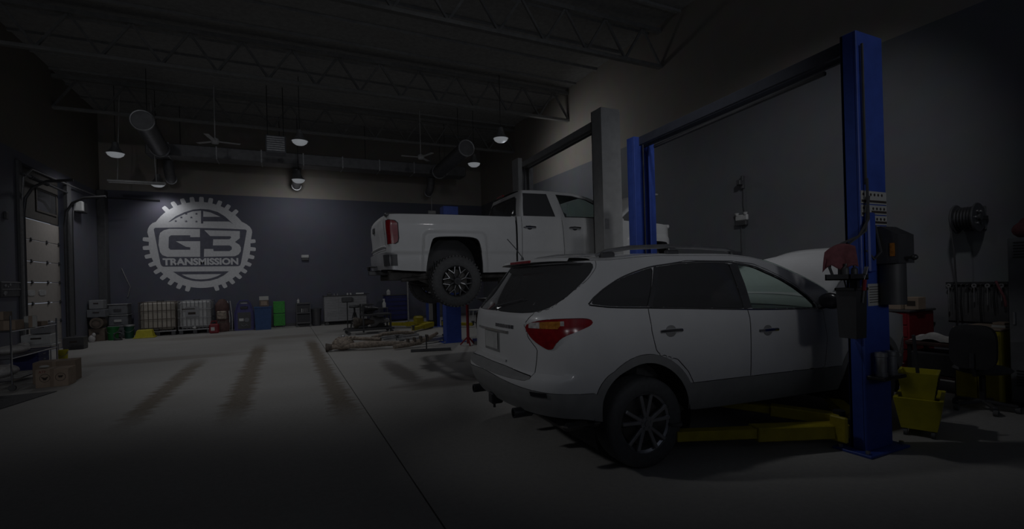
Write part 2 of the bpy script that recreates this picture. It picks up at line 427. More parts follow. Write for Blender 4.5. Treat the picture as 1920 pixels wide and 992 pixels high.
m=MB(); m.box(XL-.3,XL,-9,DY0,0,ZC); m.box(XL-.3,XL,DY1,YB,0,ZC); m.box(XL-.3,XL,DY0,DY1,DZ,ZC)
o=m.build('wall_left','wall_left_tone',None,0); struct(o,'slate blue left wall around the overhead door','wall')
o=B(XL-.3,XR+.3,-9,YB+.3,ZC,ZC+.2).build('ceiling','deck_dark',None,0); struct(o,'dark exposed roof deck high above the bays','ceiling'); CEIL=o
for i in range(24): B(XL,XR,-6+i*1.1,-6+i*1.1+.08,ZC-.06,ZC).build('deck_rib','deck_dark',CEIL,0)
m=MB();m.box(XL,XR,-1.65,-1.5,0,1.90);m.box(XL,XR,-1.65,-1.5,2.85,3.75);m.box(XL,XL+.4,-1.65,-1.5,1.90,2.85);m.box(XR-.4,XR,-1.65,-1.5,1.90,2.85)  # unseen partition, added so its slot shades the near floor, lower SUV and post top
o=m.build('shade_partition','wall_left_tone',None,0); struct(o,'unseen partition with a long slot, added behind the viewer to shade the near bay','wall')
# dark pilaster in the back left corner, baseboards
o=B(XL,XL+.22,YB-.35,YB,0,5.0,.01).build('trim_1','trim_dark',None,0); struct(o,'dark pilaster in the far left corner','trim')
o=B(XL+.25,XR,YB-.02,YB,0,.12).build('baseboard_back','trim_dark',None,0); struct(o,'black rubber baseboard along the back wall','baseboard')
o=B(XR-.02,XR,-9,YB-.02,0,.12).build('baseboard_right','trim_dark',None,0); struct(o,'black rubber baseboard along the right wall','baseboard')
# overhead door
door=bpy.data.objects.new('door_1',None);COL.objects.link(door);door.location=(XL-.12,0,0);struct(door,'beige sectional overhead door with two oval panes','door')
zs=[0.02,.27,.79,1.31,1.85,2.38,2.92,3.44]
for i,(a,b) in enumerate(zip(zs,zs[1:])):
    pn=B(-.03,.03,DY0+.05,DY1-.05,a+.006,b-.006,.008).build('panel','door_beige',door,0)
    if i in (1,2,3,4,5):
        for yy in (15.45,16.05,16.95,17.7):
            h=MB();h.box(.03,.05,yy-.03,yy+.03,b-.05,b+.05,.006);h.cyl((.05,yy-.04,b),(.05,yy+.04,b),.014,n=8);h.build('hinge','black_plastic',pn)
    if abs(a-1.31)<.01:
        for yy in (16.0,16.62):
            m=MB();P=[]
            for k in range(20):
                t=2*math.pi*k/20;c,s_=math.cos(t),math.sin(t)
                P.append((yy+.20*abs(c)**.6*(1 if c>0 else -1),1.585+.075*abs(s_)**.6*(1 if s_>0 else -1)))
            m.prism(P,'x',.03,.042);m.build('window_pane','white_plastic',pn)
tp=B(-.04,.02,DY0+.05,DY1-.05,3.46,DZ,.01).build('header_panel','door_dark',door,0)
B(.02,.03,16.45,17.6,3.74,4.26).build('window_pane','glass_tint',door,0)
m=MB()
for a,b,c,d in ((16.4,17.65,3.69,3.74),(16.4,17.65,4.26,4.31),(16.4,16.45,3.74,4.26),(17.6,17.65,3.74,4.26)): m.box(.0,.045,a,b,c,d)
m.build('window_frame','door_dark',door,0)
for yy in (DY0+.02,DY1-.12):
    m=MB();m.tube([(.16,yy+.05,.1),(.16,yy+.05,3.5),(.2,yy+.05,3.85),(.34,yy+.05,4.12),(.6,yy+.05,4.28),(1.1,yy+.05,4.34)],.035,8);m.build('track','dark_metal',door)
m=MB();m.cyl((.2,DY0,4.42),(.2,DY1,4.42),.03,n=10)
for k in range(30): m.cyl((.2,15.7+k*.03,4.42),(.2,15.712+k*.03,4.42),.055,n=10)
m.build('torsion_spring','dark_metal',door)
m=MB();m.box(XL,XL+.10,DY1-.02,DY1+.26,0,4.72,.01);o=m.build('trim_2','trim_dark',None,0);struct(o,'black steel jamb on the far side of the overhead door','trim')
m=MB();m.box(XL,XL+.06,DY0-.16,DY0+.02,0,4.72,.01);o=m.build('trim_3','trim_dark',None,0);struct(o,'black steel jamb on the near side of the overhead door','trim')
# logo on the back wall ------------------------------------------------
logo=thing('painted_wall_sign','large grey gear emblem reading G3 TRANSMISSION painted on the dark back wall','wall sign',(-2.70,YB,3.23))
LR=1.60
def arc(cx,cz,r,a0,a1,n): return [(cx+r*math.cos(math.radians(a0+(a1-a0)*i/n)),cz+r*math.sin(math.radians(a0+(a1-a0)*i/n))) for i in range(n+1)]
def flat(polys,y0,y1,name,m):
    b=MB()
    for i,p in enumerate(polys): b.prism(p,'y',-y0,-y1+min(i,2)*.0008)
    return b.build(name,m,logo,0)
gear=[arc(.02,-.05,1.585,0,360,72)[:-1]]
gear.append([(-1.599,.386),(-1.575,.52),(-1.52,.63),(-1.44,.715),(-1.325,.774),(-.9,1.1),(.9,1.1),(1.393,.805),(1.50,.74),(1.605,.646),(1.66,.54),(1.672,.442),(1.63,.19),(1.5,-.4),(-1.45,-.4),(-1.543,.12)])
for a in (129.9,119.2,108.8,98.8,88.8,78.9,68.9,58.6,48.2,173.8,184.2,194.6,205.0,215.0,224.5,234.5,244.3,253.8,5.0,-5.4,-15.9,-26.1,-36.2,-45.6,-55.7,-65.5,-74.8):
    t=math.radians(a);c,s_=math.cos(t),math.sin(t);px,pz=-s_,c
    P=[]
    for r,w_ in ((1.50,.078),(1.73,.070),(1.765,.05),(1.765,-.05),(1.73,-.070),(1.50,-.078)): P.append((.02+c*r+px*w_,-.045+s_*r+pz*w_))
    gear.append(P)
flat(gear,0,.006,'gear_shape','logo_paint')
arco=[(-.977,.764),(-.747,.984),(-.483,1.135),(-.217,1.24),(.017,1.275),(.287,1.262),(.559,1.18),(.798,1.015),(1.053,.736)]
arci=[(.95,.814),(.658,.996),(.33,1.155),(.033,1.214),(-.218,1.180),(-.451,1.085),(-.716,.930),(-.912,.785)]
dark=[[(-1.409,.50),(-1.37,.55),(-.7,.575),(.0,.575),(.8,.565),(1.45,.545),(1.493,.50),(1.451,.274),(1.265,-.749),(1.235,-.82),(1.174,-.849),(-1.157,-.835),(-1.21,-.80),(-1.24,-.722),(-1.383,.313)],
 [(.033,1.226),(.1,1.229),(.089,.74),(.021,.738)],[(.095,.986),(.658,1.004),(.933,.834),(.091,.819)]]
for i in range(8):
    t0,t1=i/8,(i+1)/8
    j=7-i
    A=arco[i],arco[i+1]; Bq=(arci[j],arci[max(j-1,0)])
    dark.append([arco[i],arco[i+1],arci[max(6-i,0)] if i<7 else arci[0],arci[7-i]])
for x,z in ((-.429,1.08),(-.114,1.09),(-.579,.942),(-.273,.951),(-.751,.805),(-.435,.805),(-.121,.806)):
    dark.append([(x+(.055 if k%2==0 else .022)*math.sin(math.pi*k/5),z+(.055 if k%2==0 else .022)*math.cos(math.pi*k/5)) for k in range(10)])
dark.append([(-.874,-1.02)]+[(-.72,-1.15),(-.54,-1.276),(-.29,-1.365),(-.029,-1.396),(.25,-1.375),(.499,-1.301),(.70,-1.185)]+[(.87,-1.035)])
flat(dark,.006,.009,'dark_cutout','logo_dark')
flat([[(-.617,-1.125),(-.48,-1.21),(-.342,-1.273),(-.19,-1.308),(-.027,-1.32),(.14,-1.312),(.294,-1.285),(.47,-1.22),(.624,-1.135)]],.009,.011,'lower_segment','logo_paint')
flat([[(-.017,.532),(-.024,.235),(-.323,.231),(-.322,.298),(-.908,.289),(-.973,.222),(-.989,-.164),(-.936,-.23),(-.334,-.229),(-.332,-.142),(-.463,-.123),(-.768,.077),(-.021,.084),(-.035,-.489),(-1.038,-.485),(-1.179,-.423),(-1.24,-.319),(-1.282,-.069),(-1.259,.238),(-1.224,.373),(-1.111,.471),(-.951,.521)]],.009,.012,'letter_g','logo_paint')
flat([[(.117,.495),(1.26,.484),(1.253,.21),(1.09,.066),(1.229,-.035),(1.28,-.136),(1.277,-.279),(1.203,-.402),(1.077,-.47),(.083,-.49),(.097,-.2),(.382,-.2),(.393,-.28),(.906,-.279),(.985,-.21),(.98,-.117),(.911,-.065),(.375,-.068),(.39,.16),(.916,.166),(.971,.227),(.954,.28),(.298,.279)]],.009,.012,'digit_three','logo_paint')
_t=text_mesh('TRANSMISSION',.325,.0015,'lettering','logo_paint',logo,(.015,-.0105,-.775),(math.pi/2,0,0),1.0,.015)
_wd=max(v.co.x for v in _t.data.vertices)-min(v.co.x for v in _t.data.vertices); _t.scale=(2.36/_wd,1,1)
# ---------------------------------------------------------------- vehicle panels
def inpoly(x,y,P):
    c=False;n=len(P);j=n-1
    for i in range(n):
        if (P[i][1]>y)!=(P[j][1]>y) and x<(P[j][0]-P[i][0])*(y-P[i][1])/(P[j][1]-P[i][1])+P[i][0]: c=not c
        j=i
    return c
def near_on(x,y,P):
    best=(1e9,x,y);n=len(P)
    for i in range(n):
        ax,ay=P[i];bx,by=P[(i+1)%n];dx,dy=bx-ax,by-ay;l=dx*dx+dy*dy
        t=0 if l==0 else max(0,min(1,((x-ax)*dx+(y-ay)*dy)/l));px,py=ax+t*dx,ay+t*dy;d=(px-x)**2+(py-y)**2
        if d<best[0]:best=(d,px,py)
    return best
def smooth_poly(P,n=3):
    for _ in range(n):
        Q=[]
        for i in range(len(P)):
            a,b=P[i],P[(i+1)%len(P)]
            Q+=[(a[0]*.75+b[0]*.25,a[1]*.75+b[1]*.25),(a[0]*.25+b[0]*.75,a[1]*.25+b[1]*.75)]
        P=Q
    return P
def panelise(sh,dq,nz,regions):
    """cut the half shell into named regions; returns {name: (params, faces)}"""
    nq=int(sh.L/dq)+1
    prm=[]
    for i in range(nq+1):
        q=sh.L*i/nq;x=sh.s_of(q);a,b=sh.zb(x),sh.zt(x)
        prm.append([[q,a+(b-a)*j/nz] for j in range(nz+1)])
    bb=[(min(p[0] for p in P),max(p[0] for p in P),min(p[1] for p in P),max(p[1] for p in P)) for n_,P in regions]
    reg=[[None]*nz for _ in range(nq)]
    for i in range(nq):
        for j in range(nz):
            q=(prm[i][j][0]+prm[i+1][j][0])/2;z=(prm[i][j][1]+prm[i+1][j][1]+prm[i][j+1][1]+prm[i+1][j+1][1])/4
            reg[i][j]=-1
            for k,(n_,P) in enumerate(regions):
                B_=bb[k]
                if B_[0]<=q<=B_[1] and B_[2]<=z<=B_[3] and inpoly(q,z,P): reg[i][j]=k;break
    for i in range(nq+1):
        for j in range(nz+1):
            rs={reg[a][b] for a in (i-1,i) for b in (j-1,j) if 0<=a<nq and 0<=b<nz}
            if len(rs)>1:
                k=min(r for r in rs if r>=0)
                d,px,py=near_on(prm[i][j][0],prm[i][j][1],regions[k][1])
                if d<(dq*1.3)**2:
                    if i in (0,nq): px=prm[i][j][0]
                    prm[i][j]=[px,py]
    out={}
    for k in range(-1,len(regions)):
        name='base' if k<0 else regions[k][0]
        ids={};P=[];F=[]
        for i in range(nq):
            for j in range(nz):
                if reg[i][j]==k:
                    f=[]
                    for a,b in ((i,j),(i+1,j),(i+1,j+1),(i,j+1)):
                        if (a,b) not in ids: ids[a,b]=len(P);P.append(tuple(prm[a][b]))
                        f.append(ids[a,b])
                    F.append(tuple(f))
        if name in out:
            p0,f0=out[name];kk=len(p0);out[name]=(p0+P,f0+[tuple(v+kk for v in f) for f in F])
        elif F: out[name]=(P,F)
    return out
def shrink(P,F,g):
    """pull the border of a region inwards by g to open a shut line"""
    ec={}
    for f in F:
        for a,b in zip(f,f[1:]+f[:1]): e=(min(a,b),max(a,b));ec[e]=ec.get(e,0)+1
    bd=set()
    for (a,b),c in ec.items():
        if c==1 and not (P[a][0]<1e-6 and P[b][0]<1e-6): bd|={a,b}
    acc={v:[0,0,0] for v in bd}
    for f in F:
        cx=sum(P[v][0] for v in f)/4;cy=sum(P[v][1] for v in f)/4
        for v in f:
            if v in acc: acc[v][0]+=cx-P[v][0];acc[v][1]+=cy-P[v][1];acc[v][2]+=1
    Q=list(P)
    for v,(x,y,n) in acc.items():
        l=math.hypot(x,y)
        if l>1e-9: Q[v]=(P[v][0]+(g*x/l if P[v][0]>1e-6 else 0),P[v][1]+g*y/l)
    return Q,F
def skin(sh,reg,name,m,parent,side=0,off=0.0,gap=0.0,inv=False):
    """side 0 = both halves in one mesh, -1 near, +1 far"""
    P,F=reg
    if gap: P,F=shrink(P,F,gap)
    b=MB()
    pts=[sh.pt(q,z,off) for q,z in P]
    if side<=0: b.add(pts,[f[::-1] if inv else f for f in F])
    if side>=0: b.add([(x,-y,z) for x,y,z in pts],[f if inv else f[::-1] for f in F])
    return b.build(name,m,parent,30)
def edge_path(sh,P,off,n=0): return [sh.pt(q,z,off) for q,z in P]
def mirror_build(fn,name,m,parent):
    """near and far copies of a part: fn(MB) builds the near one"""
    a=MB();fn(a);o1=a.build(name,m,parent)
    b=MB();b.add([(x,-y,z) for x,y,z in a.v],[f[::-1] for f in a.f]);o2=b.build(name,m,parent);return o1,o2
def roof(sh,q0,q1,dq,crown,yin,name,m,parent,skip=None):
    """top skin from roof edge to roof edge"""
    b=MB();n=max(2,int((q1-q0)/dq));K=12
    rows=[]
    for i in range(n+1):
        q=q0+(q1-q0)*i/n;x=sh.s_of(q);z=sh.zt(x);p=sh.pt(q,z);c=crown(x)
        rows.append([(p[0]+(.10*math.sin(math.pi*k/(2*K)) if skip=='wind' else 0),p[1]*math.cos(math.pi*k/(2*K)),z+c*math.sin(math.pi*k/(2*K))) for k in range(K+1)]+
                    [(p[0]+(.10*math.sin(math.pi*k/(2*K)) if skip=='wind' else 0),-p[1]*math.cos(math.pi*k/(2*K)),z+c*math.sin(math.pi*k/(2*K))) for k in range(K-1,-1,-1)])
    w_=len(rows[0])
    for r in rows: b.v+=r
    for i in range(n):
        for k in range(w_-1): b.f.append((i*w_+k,(i+1)*w_+k,(i+1)*w_+k+1,i*w_+k+1))
    return b.build(name,m,parent,40)
def circ(cx,cz,r,n=40,a0=0,a1=360): return [(cx+r*math.cos(math.radians(a0+(a1-a0)*i/n)),cz+r*math.sin(math.radians(a0+(a1-a0)*i/n))) for i in range(n)]
def make_wheel(parent,x,y,z,R,rim,wid,kind,out):
    """out=-1: outer face towards -y"""
    m=MB();h=wid/2
    # rim barrel and face, axis y
    m.lathe([(rim,-h*.9),(rim*1.02,-h*.95),(rim*1.02,-h*.8),(rim*.93,-h*.7),(rim*.9,h*.7),(rim*1.02,h*.9)],axis='y',n=40)
    fy=-h*.82
    if kind=='suv':
        for k in range(5):
            for d in (-13,13):
                a=math.radians(90+72*k+d);a2=math.radians(90+72*k+d*.55)
                p0=(rim*.16*math.cos(a2),fy,rim*.16*math.sin(a2));p1=(rim*.97*math.cos(a),fy-.012,rim*.97*math.sin(a))
                m.bar(p0,p1,rim*.13,.03,.006,up=(0,1,0))
        m.cyl((0,fy-.02,0),(0,fy+.03,0),rim*.24,rim*.27,20)
    else:
        for k in range(8):
            a=math.radians(45*k+22.5)
            p0=(rim*.2*math.cos(a),fy,rim*.2*math.sin(a));pm=(rim*.55*math.cos(a),fy-.02,rim*.55*math.sin(a))
            m.bar(p0,pm,rim*.13,.04,.006,up=(0,1,0))
            for d in (-14,14):
                a2=math.radians(45*k+22.5+d);m.bar(pm,(rim*.97*math.cos(a2),fy-.01,rim*.97*math.sin(a2)),rim*.10,.04,.006,up=(0,1,0))
        m.cyl((0,fy-.05,0),(0,fy+.03,0),rim*.22,rim*.30,20)
    if out>0: m.v=[(a,-b,c) for a,b,c in m.v];m.f=[f[::-1] for f in m.f]
    w_=m.build('wheel','alloy' if kind=='suv' else 'wheel_black',parent,35,(x,y,z))
    s=1 if out<0 else -1
    if kind!='suv':
        e=MB()
        for k in range(8):
            a=math.radians(45*k+22.5)
            for d in (-14,14):
                a2=math.radians(45*k+22.5+d)
                e.bar((rim*.55*math.cos(a),s*(fy-.043),rim*.55*math.sin(a)),(rim*.95*math.cos(a2),s*(fy-.033),rim*.95*math.sin(a2)),rim*.035,.006,0,up=(0,1,0))
            e.bar((rim*.3*math.cos(a),s*(fy-.026),rim*.3*math.sin(a)),(rim*.55*math.cos(a),s*(fy-.043),rim*.55*math.sin(a)),rim*.03,.006,0,up=(0,1,0))
        e.build('machined_edge','steel',w_)
    t=MB();r0=rim*1.0
    t.lathe([(r0,-h*.92),(r0*1.08,-h*1.02),((r0+R)/2,-h*1.08),(R*.94,-h*1.0),(R*.985,-h*.86),(R,-h*.6),(R,h*.6),(R*.985,h*.86),(R*.94,h*1.0),((r0+R)/2,h*1.08),(r0*1.05,h*.98),(r0,h*.9)],axis='y',n=48)
    NB=44 if kind!='suv' else 0
    for k in range(NB):
        a=2*math.pi*k/NB
        for yy,tw in ((-h*.78,0),(-h*.3,.5),(h*.2,0),(h*.7,.5)):
            aa=a+tw*2*math.pi/NB;ca,sa=math.cos(aa),math.sin(aa)
            M=Matrix(((ca,0,-sa,ca*R*.992),(0,1,0,yy),(sa,0,ca,sa*R*.992),(0,0,0,1)))
            t.box(-.012,.012,-h*.2,h*.2,-.5*math.pi*R/NB,.5*math.pi*R/NB*.9,0,M)
    t.build('tire','rubber',w_,40)
    d=MB();d.cyl((0,s*(-h*.2),0),(0,s*(-h*.05),0),rim*.78,n=32);d.build('brake_disc','under_metal',w_)
    c=MB();c.cyl((0,s*(fy-.05 if kind!='suv' else fy-.028),0),(0,s*(fy),0),rim*.10,rim*.13,16)
    for k in range(5): a=2*math.pi*k/5+.3;c.cyl((rim*.18*math.cos(a),s*(fy-.026 if kind=='suv' else fy-.056),rim*.18*math.sin(a)),(rim*.18*math.cos(a),s*fy,rim*.18*math.sin(a)),.011,n=6)
    c.build('hub_cap','dark_metal' if kind!='suv' else 'steel',w_)
    return w_
# ---------------------------------------------------------------- lamps
def spot(name,loc,aim,watt,cone,blend,size,parent=None,col=(.96,.975,1.0)):
    l=bpy.data.lights.new(name,'SPOT');l.energy=watt;l.spot_size=cone;l.spot_blend=blend;l.shadow_soft_size=size;l.color=col
    o=bpy.data.objects.new(name,l);COL.objects.link(o);o.location=loc
    d=Vector(aim)-Vector(loc);o.rotation_euler=d.to_track_quat('-Z','Y').to_euler()
    return o
# ---------------------------------------------------------------- silver sport utility vehicle in the near bay
a_=math.radians(-2.6)
suv=thing('suv','silver white sport utility vehicle parked in the near lift bay with raised hood','car',(1.60-.97*math.sin(a_),3.14+.97*math.cos(a_),0),a_)
sh=SUVS;QA=sh.q_of(1.05);QF=sh.q_of(4.0)
G_rear=smooth_poly([(-.6,1.305),(.0,1.297),(.31,1.293),(.63,1.297),(.80,1.325),(.92,1.40),(1.02,1.52),(1.10,1.64),(1.075,1.69),(.98,1.693),(.46,1.69),(0,1.695),(-.6,1.695)],1)
beltz=tab([(1.18,1.36),(1.46,1.33),(1.85,1.31),(2.33,1.283),(2.95,1.245),(3.36,1.226),(3.9,1.208)])
wtop=tab([(1.18,1.37),(1.3,1.461),(1.52,1.556),(1.75,1.607),(2.03,1.648),(2.31,1.672),(2.61,1.68),(2.86,1.672),(3.17,1.634),(3.33,1.575),(3.48,1.515),(3.65,1.424),(3.8,1.318),(3.9,1.225)])
def win(q0,q1,t0=0,t1=0,n=14):
    top=[(q0+t0+(q1+t1-q0-t0)*i/n) for i in range(n+1)];bot=[(q0+(q1-q0)*i/n) for i in range(n+1)]
    return [(q,beltz(q)+.008) for q in bot]+[(q,wtop(q)-.004) for q in reversed(top)]
W_q=win(1.22,1.845,0,.16);W_r=win(1.885,2.93,.165,-.045);W_f=win(3.02,3.88,-.06,0)
A_r=[p for p in circ(QA,.385,.475,56)]
A_f=[p for p in circ(QF,.385,.475,56)]
A_rc=circ(QA,.385,.545,64);A_fc=circ(QF,.385,.545,64)
cl=tab([(-.1,.758),(.05,.757),(.36,.739),(.71,.706),(.89,.692),(1.08,.682),(1.37,.665),(2.2,.645),(3.2,.628),(4.3,.606),(5.0,.60),(6.3,.62)])
CLAD=[(-.2,.2)]+[(7,.2)]+[(7-.1*i,cl(7-.1*i)) for i in range(73)]
D_r=[(1.925,.93),(1.90,.96),(1.858,1.12),(1.85,1.30)]+[(1.865,1.33),(2.06,1.66),(2.4,1.70),(2.94,1.69),(2.97,1.24),(2.98,1.1),(2.97,.63),(2.30,.645),(2.24,.75),(2.13,.86)]
D_f=[(2.97,1.24),(2.94,1.69),(3.2,1.66),(3.36,1.60),(3.52,1.53),(3.68,1.445),(3.86,1.30),(3.97,1.19),(4.02,.9),(3.98,.62),(2.97,.63),(2.98,1.1)]
TGATE=[(-.3,.835),(.73,.80),(.755,1.014),(.66,1.10),(.60,1.20),(.70,1.295),(.86,1.34),(1.08,1.56),(1.14,1.66),(1.10,1.72),(-.3,1.73)]
TAIL=smooth_poly([(.615,1.196),(.72,1.232),(.86,1.252),(1.04,1.259),(1.20,1.254),(1.255,1.235),(1.25,1.205),(1.12,1.166),(1.0,1.126),(.945,1.089),(.89,1.012),(.82,1.035),(.72,1.085),(.66,1.136)],1)
PAD=[(-.3,.765),(.3,.765),(.69,.768),(.77,.795),(.72,.806),(.3,.832),(-.3,.832)]
NL=[(QF+.48,.66),(QF+.62,.62),(sh.L+.1,.60),(sh.L+.1,.80),(QF+.75,.83),(QF+.58,.80)]
regs=[('hole',A_r),('hole',A_f),('cladding',A_rc),('cladding',A_fc),('glass_rear',G_rear),('glass_q',W_q),('glass_r',W_r),('glass_f',W_f),('tail',TAIL),('pad',PAD),('lamp',NL),('cladding',CLAD),('door_r',D_r),('door_f',D_f),('tailgate',TGATE)]
R=panelise(sh,.024,62,regs)
body=skin(sh,R['base'],'body','paint_white',suv,0,0,.003)
for sd in (-1,1):
    for nm,gl in (('door_r','glass_r'),('door_f','glass_f')):
        d=skin(sh,R[nm],'door','paint_white',suv,sd,0.001,.0045)
        skin(sh,R[gl],'window_pane','glass_tint' if gl!='glass_f' else 'glass_green',d,sd,-.006)
        q0,z0=(2.065,1.108) if nm=='door_r' else (3.195,1.040)
        m=MB();m.ell((0,0,0),(.060,.010,.050),16,8);p=sh.pt(q0,z0-.004,.001);m.v=[(a+p[0],b+p[1],c+p[2]) for a,b,c in m.v]
        m2=MB();P=[sh.pt(q0-.11,z0,.012),sh.pt(q0-.085,z0+.004,.036),sh.pt(q0,z0+.006,.043),sh.pt(q0+.085,z0+.002,.036),sh.pt(q0+.11,z0-.004,.012)]
        m2.tube(P,[.012,.016,.017,.016,.012],8)
        if sd>0:
            for b in (m,m2): b.v=[(x,-y,z) for x,y,z in b.v];b.f=[f[::-1] for f in b.f]
        m.build('handle_cup','clad_grey',d);m2.build('door_handle','chrome',d)
    skin(sh,R['glass_q'],'quarter_window','glass_tint',suv,sd,-.006)
    t=skin(sh,R['tail'],'tail_light','red_lens',suv,sd,.010)
    t['label']='red tail light with amber and clear upper strip'
    lp=lambda q,z,o=.016:(lambda p:(p[0],p[1] if sd<0 else -p[1],p[2]))(sh.pt(q,z,o))
    for nm,mm,q0,q1 in (('clear_lens','clear_lens',.675,.79),('amber_lens','amber_lens',.79,.97),('clear_lens','clear_lens',.97,1.0)):
        m=MB();n=8;top=[];bot=[]
        for i in range(n+1):
            q=q0+(q1-q0)*i/n;zt=1.222+.075*(q-.675) if q<.87 else 1.2366+.03*(q-.87)
            top.append(lp(q,zt));bot.append(lp(q,1.182 if q<.97 else 1.205))
        m.add(bot+top,[((i,i+1,n+2+i,n+1+i) if sd<0 else (n+1+i,n+2+i,i+1,i)) for i in range(n)]);m.build(nm,mm,t)
    skin(sh,R['lamp'],'head_light','clear_lens',suv,sd,.004)
    # arch liners
    for Q_ in (QA,QF):
        m=MB();xs=sh.s_of(Q_);n=20
        for i in range(n+1):
            a=math.radians(-20+220*i/n);x=xs+.485*math.cos(a);z=.385+.485*math.sin(a)
            m.v+=[(x,sd*.945,z),(x,sd*.50,z)]
        for i in range(n): m.f.append((2*i,2*i+1,2*i+3,2*i+2))
        m.build('wheel_well','bin_black',suv)
    # window trim
    P=[lp(q,beltz(q)-.004,.004) for q in [1.19+.1*i for i in range(28)]];m=MB();m.tube(P,.0075,6);m.build('belt_moulding','chrome',suv)
    P=[lp(1.185,1.362,.004)]+[lp(q,wtop(q)+.008,.002) for q in [1.22+.08*i for i in range(34)]];m=MB();m.tube(P,.007,6);m.build('window_trim','black_plastic',suv)
    for (qa,qb,qc,wd_) in ((1.865,1.962,2.04,.045),(2.975,2.96,2.935,.095)):
        m=MB();P=[lp(qa,beltz(qa)+.005,-.002),lp(qb,(beltz(qa)+wtop(qc))/2,-.002),lp(qc,wtop(qc)-.003,-.002)]
        for i in range(2): m.bar(P[i],P[i+1],wd_,.02,0,up=(0,1,0))
        m.build('window_pillar','black_plastic',suv)
    # mirror
    p=sh.pt(3.93,1.225,.0);m=MB()
    m.ell((p[0]-.0,(p[1]-.15)*(1 if sd<0 else -1),1.285),(.075,.125,.085),16,10);mi=m.build('mirror','paint_white',suv)
    m=MB();m.ell((p[0]-.052,(p[1]-.15)*(1 if sd<0 else -1),1.285),(.035,.115,.078),14,8);m.build('mirror_glass','black_gloss',mi)
    m=MB();m.bar((p[0]+.02,p[1]*(1 if sd<0 else -1),1.215),(p[0],(p[1]-.10)*(1 if sd<0 else -1),1.245),.07,.04,.01);m.build('mirror_arm','black_plastic',mi)
    # roof rail
    zr=lambda x:_szt(x)
    pts=[(.80,.02),(.9,.05),(1.15,.072),(1.55,.078),(1.9,.072),(2.25,.06),(2.42,.035),(2.5,.012)]
    P=[(x,sd*(.69-.02*abs(x-1.6)),zr(x)+dz+.012) for x,dz in pts];m=MB();m.tube(P,[.014,.02,.02,.02,.02,.02,.018,.012],8);rr=m.build('roof_rail','steel',suv)
    for x in (.9,1.6,2.38): B(x-.07,x+.07,sd*.66,sd*.715,zr(x)-.01,zr(x)+.055,.012).build('rail_foot','black_plastic',rr)
cb=skin(sh,R['cladding'],'lower_cladding','clad_grey',suv,0,.004)
tg=skin(sh,R['tailgate'],'tailgate','paint_white',suv,0,.001,.004)
skin(sh,R['glass_rear'],'rear_window','glass_tint',tg,0,.004)
skin(sh,R['pad'],'bumper_pad','clad_grey',suv,0,.003)
top=roof(sh,sh.q_of(.30),sh.q_of(2.66),.06,lambda x:.045,0,'roof','paint_white',suv)
roof(sh,sh.q_of(2.60),sh.q_of(3.42),.04,lambda x:.05,0,'windshield','glass_green',suv,'wind')
# spoiler with brake light
m=MB();S=[];n=24
for i in range(n+1):
    y=-.72+1.44*i/n;e=1-(abs(y)/.76)**4*.6
    z0=1.722+.02*e
    S+=[(.62,y,z0+.03),(.40+.10*(1-e)+.06*(y/.72)**2,y,z0+.005),(.385+.10*(1-e)+.06*(y/.72)**2,y,z0-.02),(.60,y,z0-.03)]
for i in range(n):
    for k in range(3): m.f.append((4*i+k,4*i+k+1,4*i+k+5,4*i+k+4))
m.v=S;sp=m.build('spoiler','paint_white',tg,40)
m=MB();m.box(.378,.40,-.22,.22,1.717,1.741,.004);m.build('brake_light','red_lens',tg)
# antenna
m=MB();m.cyl((.56,.33,1.77),(.56,.33,1.80),.018,.012,10);m.tube([(.56,.33,1.80),(.48,.33,1.90),(.40,.33,1.985)],.0045,6);m.build('antenna','black_plastic',suv)
# rear details: badge, plate recess, wiper, reflectors, exhausts, hitch
rp=lambda q,z,o=.0:sh.pt(abs(q),z,o) if q>=0 else (lambda p:(p[0],-p[1],p[2]))(sh.pt(-q,z,o))
def patch(q0,q1,z0,z1,o,name,m,parent,n=6,th=0.0):
    b=MB();A=[rp(q0+(q1-q0)*i/n,z0,o) for i in range(n+1)];C=[rp(q0+(q1-q0)*i/n,z1,o) for i in range(n+1)]
    b.add(A+C,[(i,i+1,n+2+i,n+1+i) for i in range(n)] );
    if th:
        A2=[rp(q0+(q1-q0)*i/n,z0,o-th) for i in range(n+1)];C2=[rp(q0+(q1-q0)*i/n,z1,o-th) for i in range(n+1)]
        b.add(A+A2,[(i,n+1+i,n+2+i,i+1) for i in range(n)]);b.add(C+C2,[(i,i+1,n+2+i,n+1+i) for i in range(n)])
    return b.build(name,m,parent,0)
patch(-.185,.185,.93,1.125,.004,'plate_recess','clad_grey',tg)
patch(-.155,.155,.955,1.10,.010,'license_plate','white_plastic',tg,6,.006)
patch(-.36,.36,1.115,1.135,.016,'plate_garnish','chrome',tg,8,.014)
patch(-.33,.33,.868,.885,.012,'lower_crease','paint_white',tg,8,.01)
for i,(a,b) in enumerate([(.10+.052*k,.14+.052*k) for k in range(7)]): patch(a,b,1.158,1.188,.006,'badge_letter','chrome',tg,2,.005)
m=MB();m.tube([rp(-.02,1.315,.02),rp(.0,1.33,.035),rp(.20,1.36,.028),rp(.46,1.40,.022)],.009,6);m.tube([rp(.05,1.325,.016),rp(.30,1.365,.012),rp(.52,1.40,.012)],.006,6);m.build('rear_wiper','black_plastic',tg)
for q in (.83,-.83): patch(q-.075,q+.075,.655,.690,.012,'reflector','black_gloss',suv,4,.01)
for y in (-.52,.52):
    m=MB();m.lathe([(.03,.0),(.042,.0),(.042,.16),(.03,.16)],(.06,y,.475),'x',16);m.cyl((.2,y,.475),(1.0,y*.8,.42),.03,n=10);m.build('exhaust_pipe','dark_metal',suv)
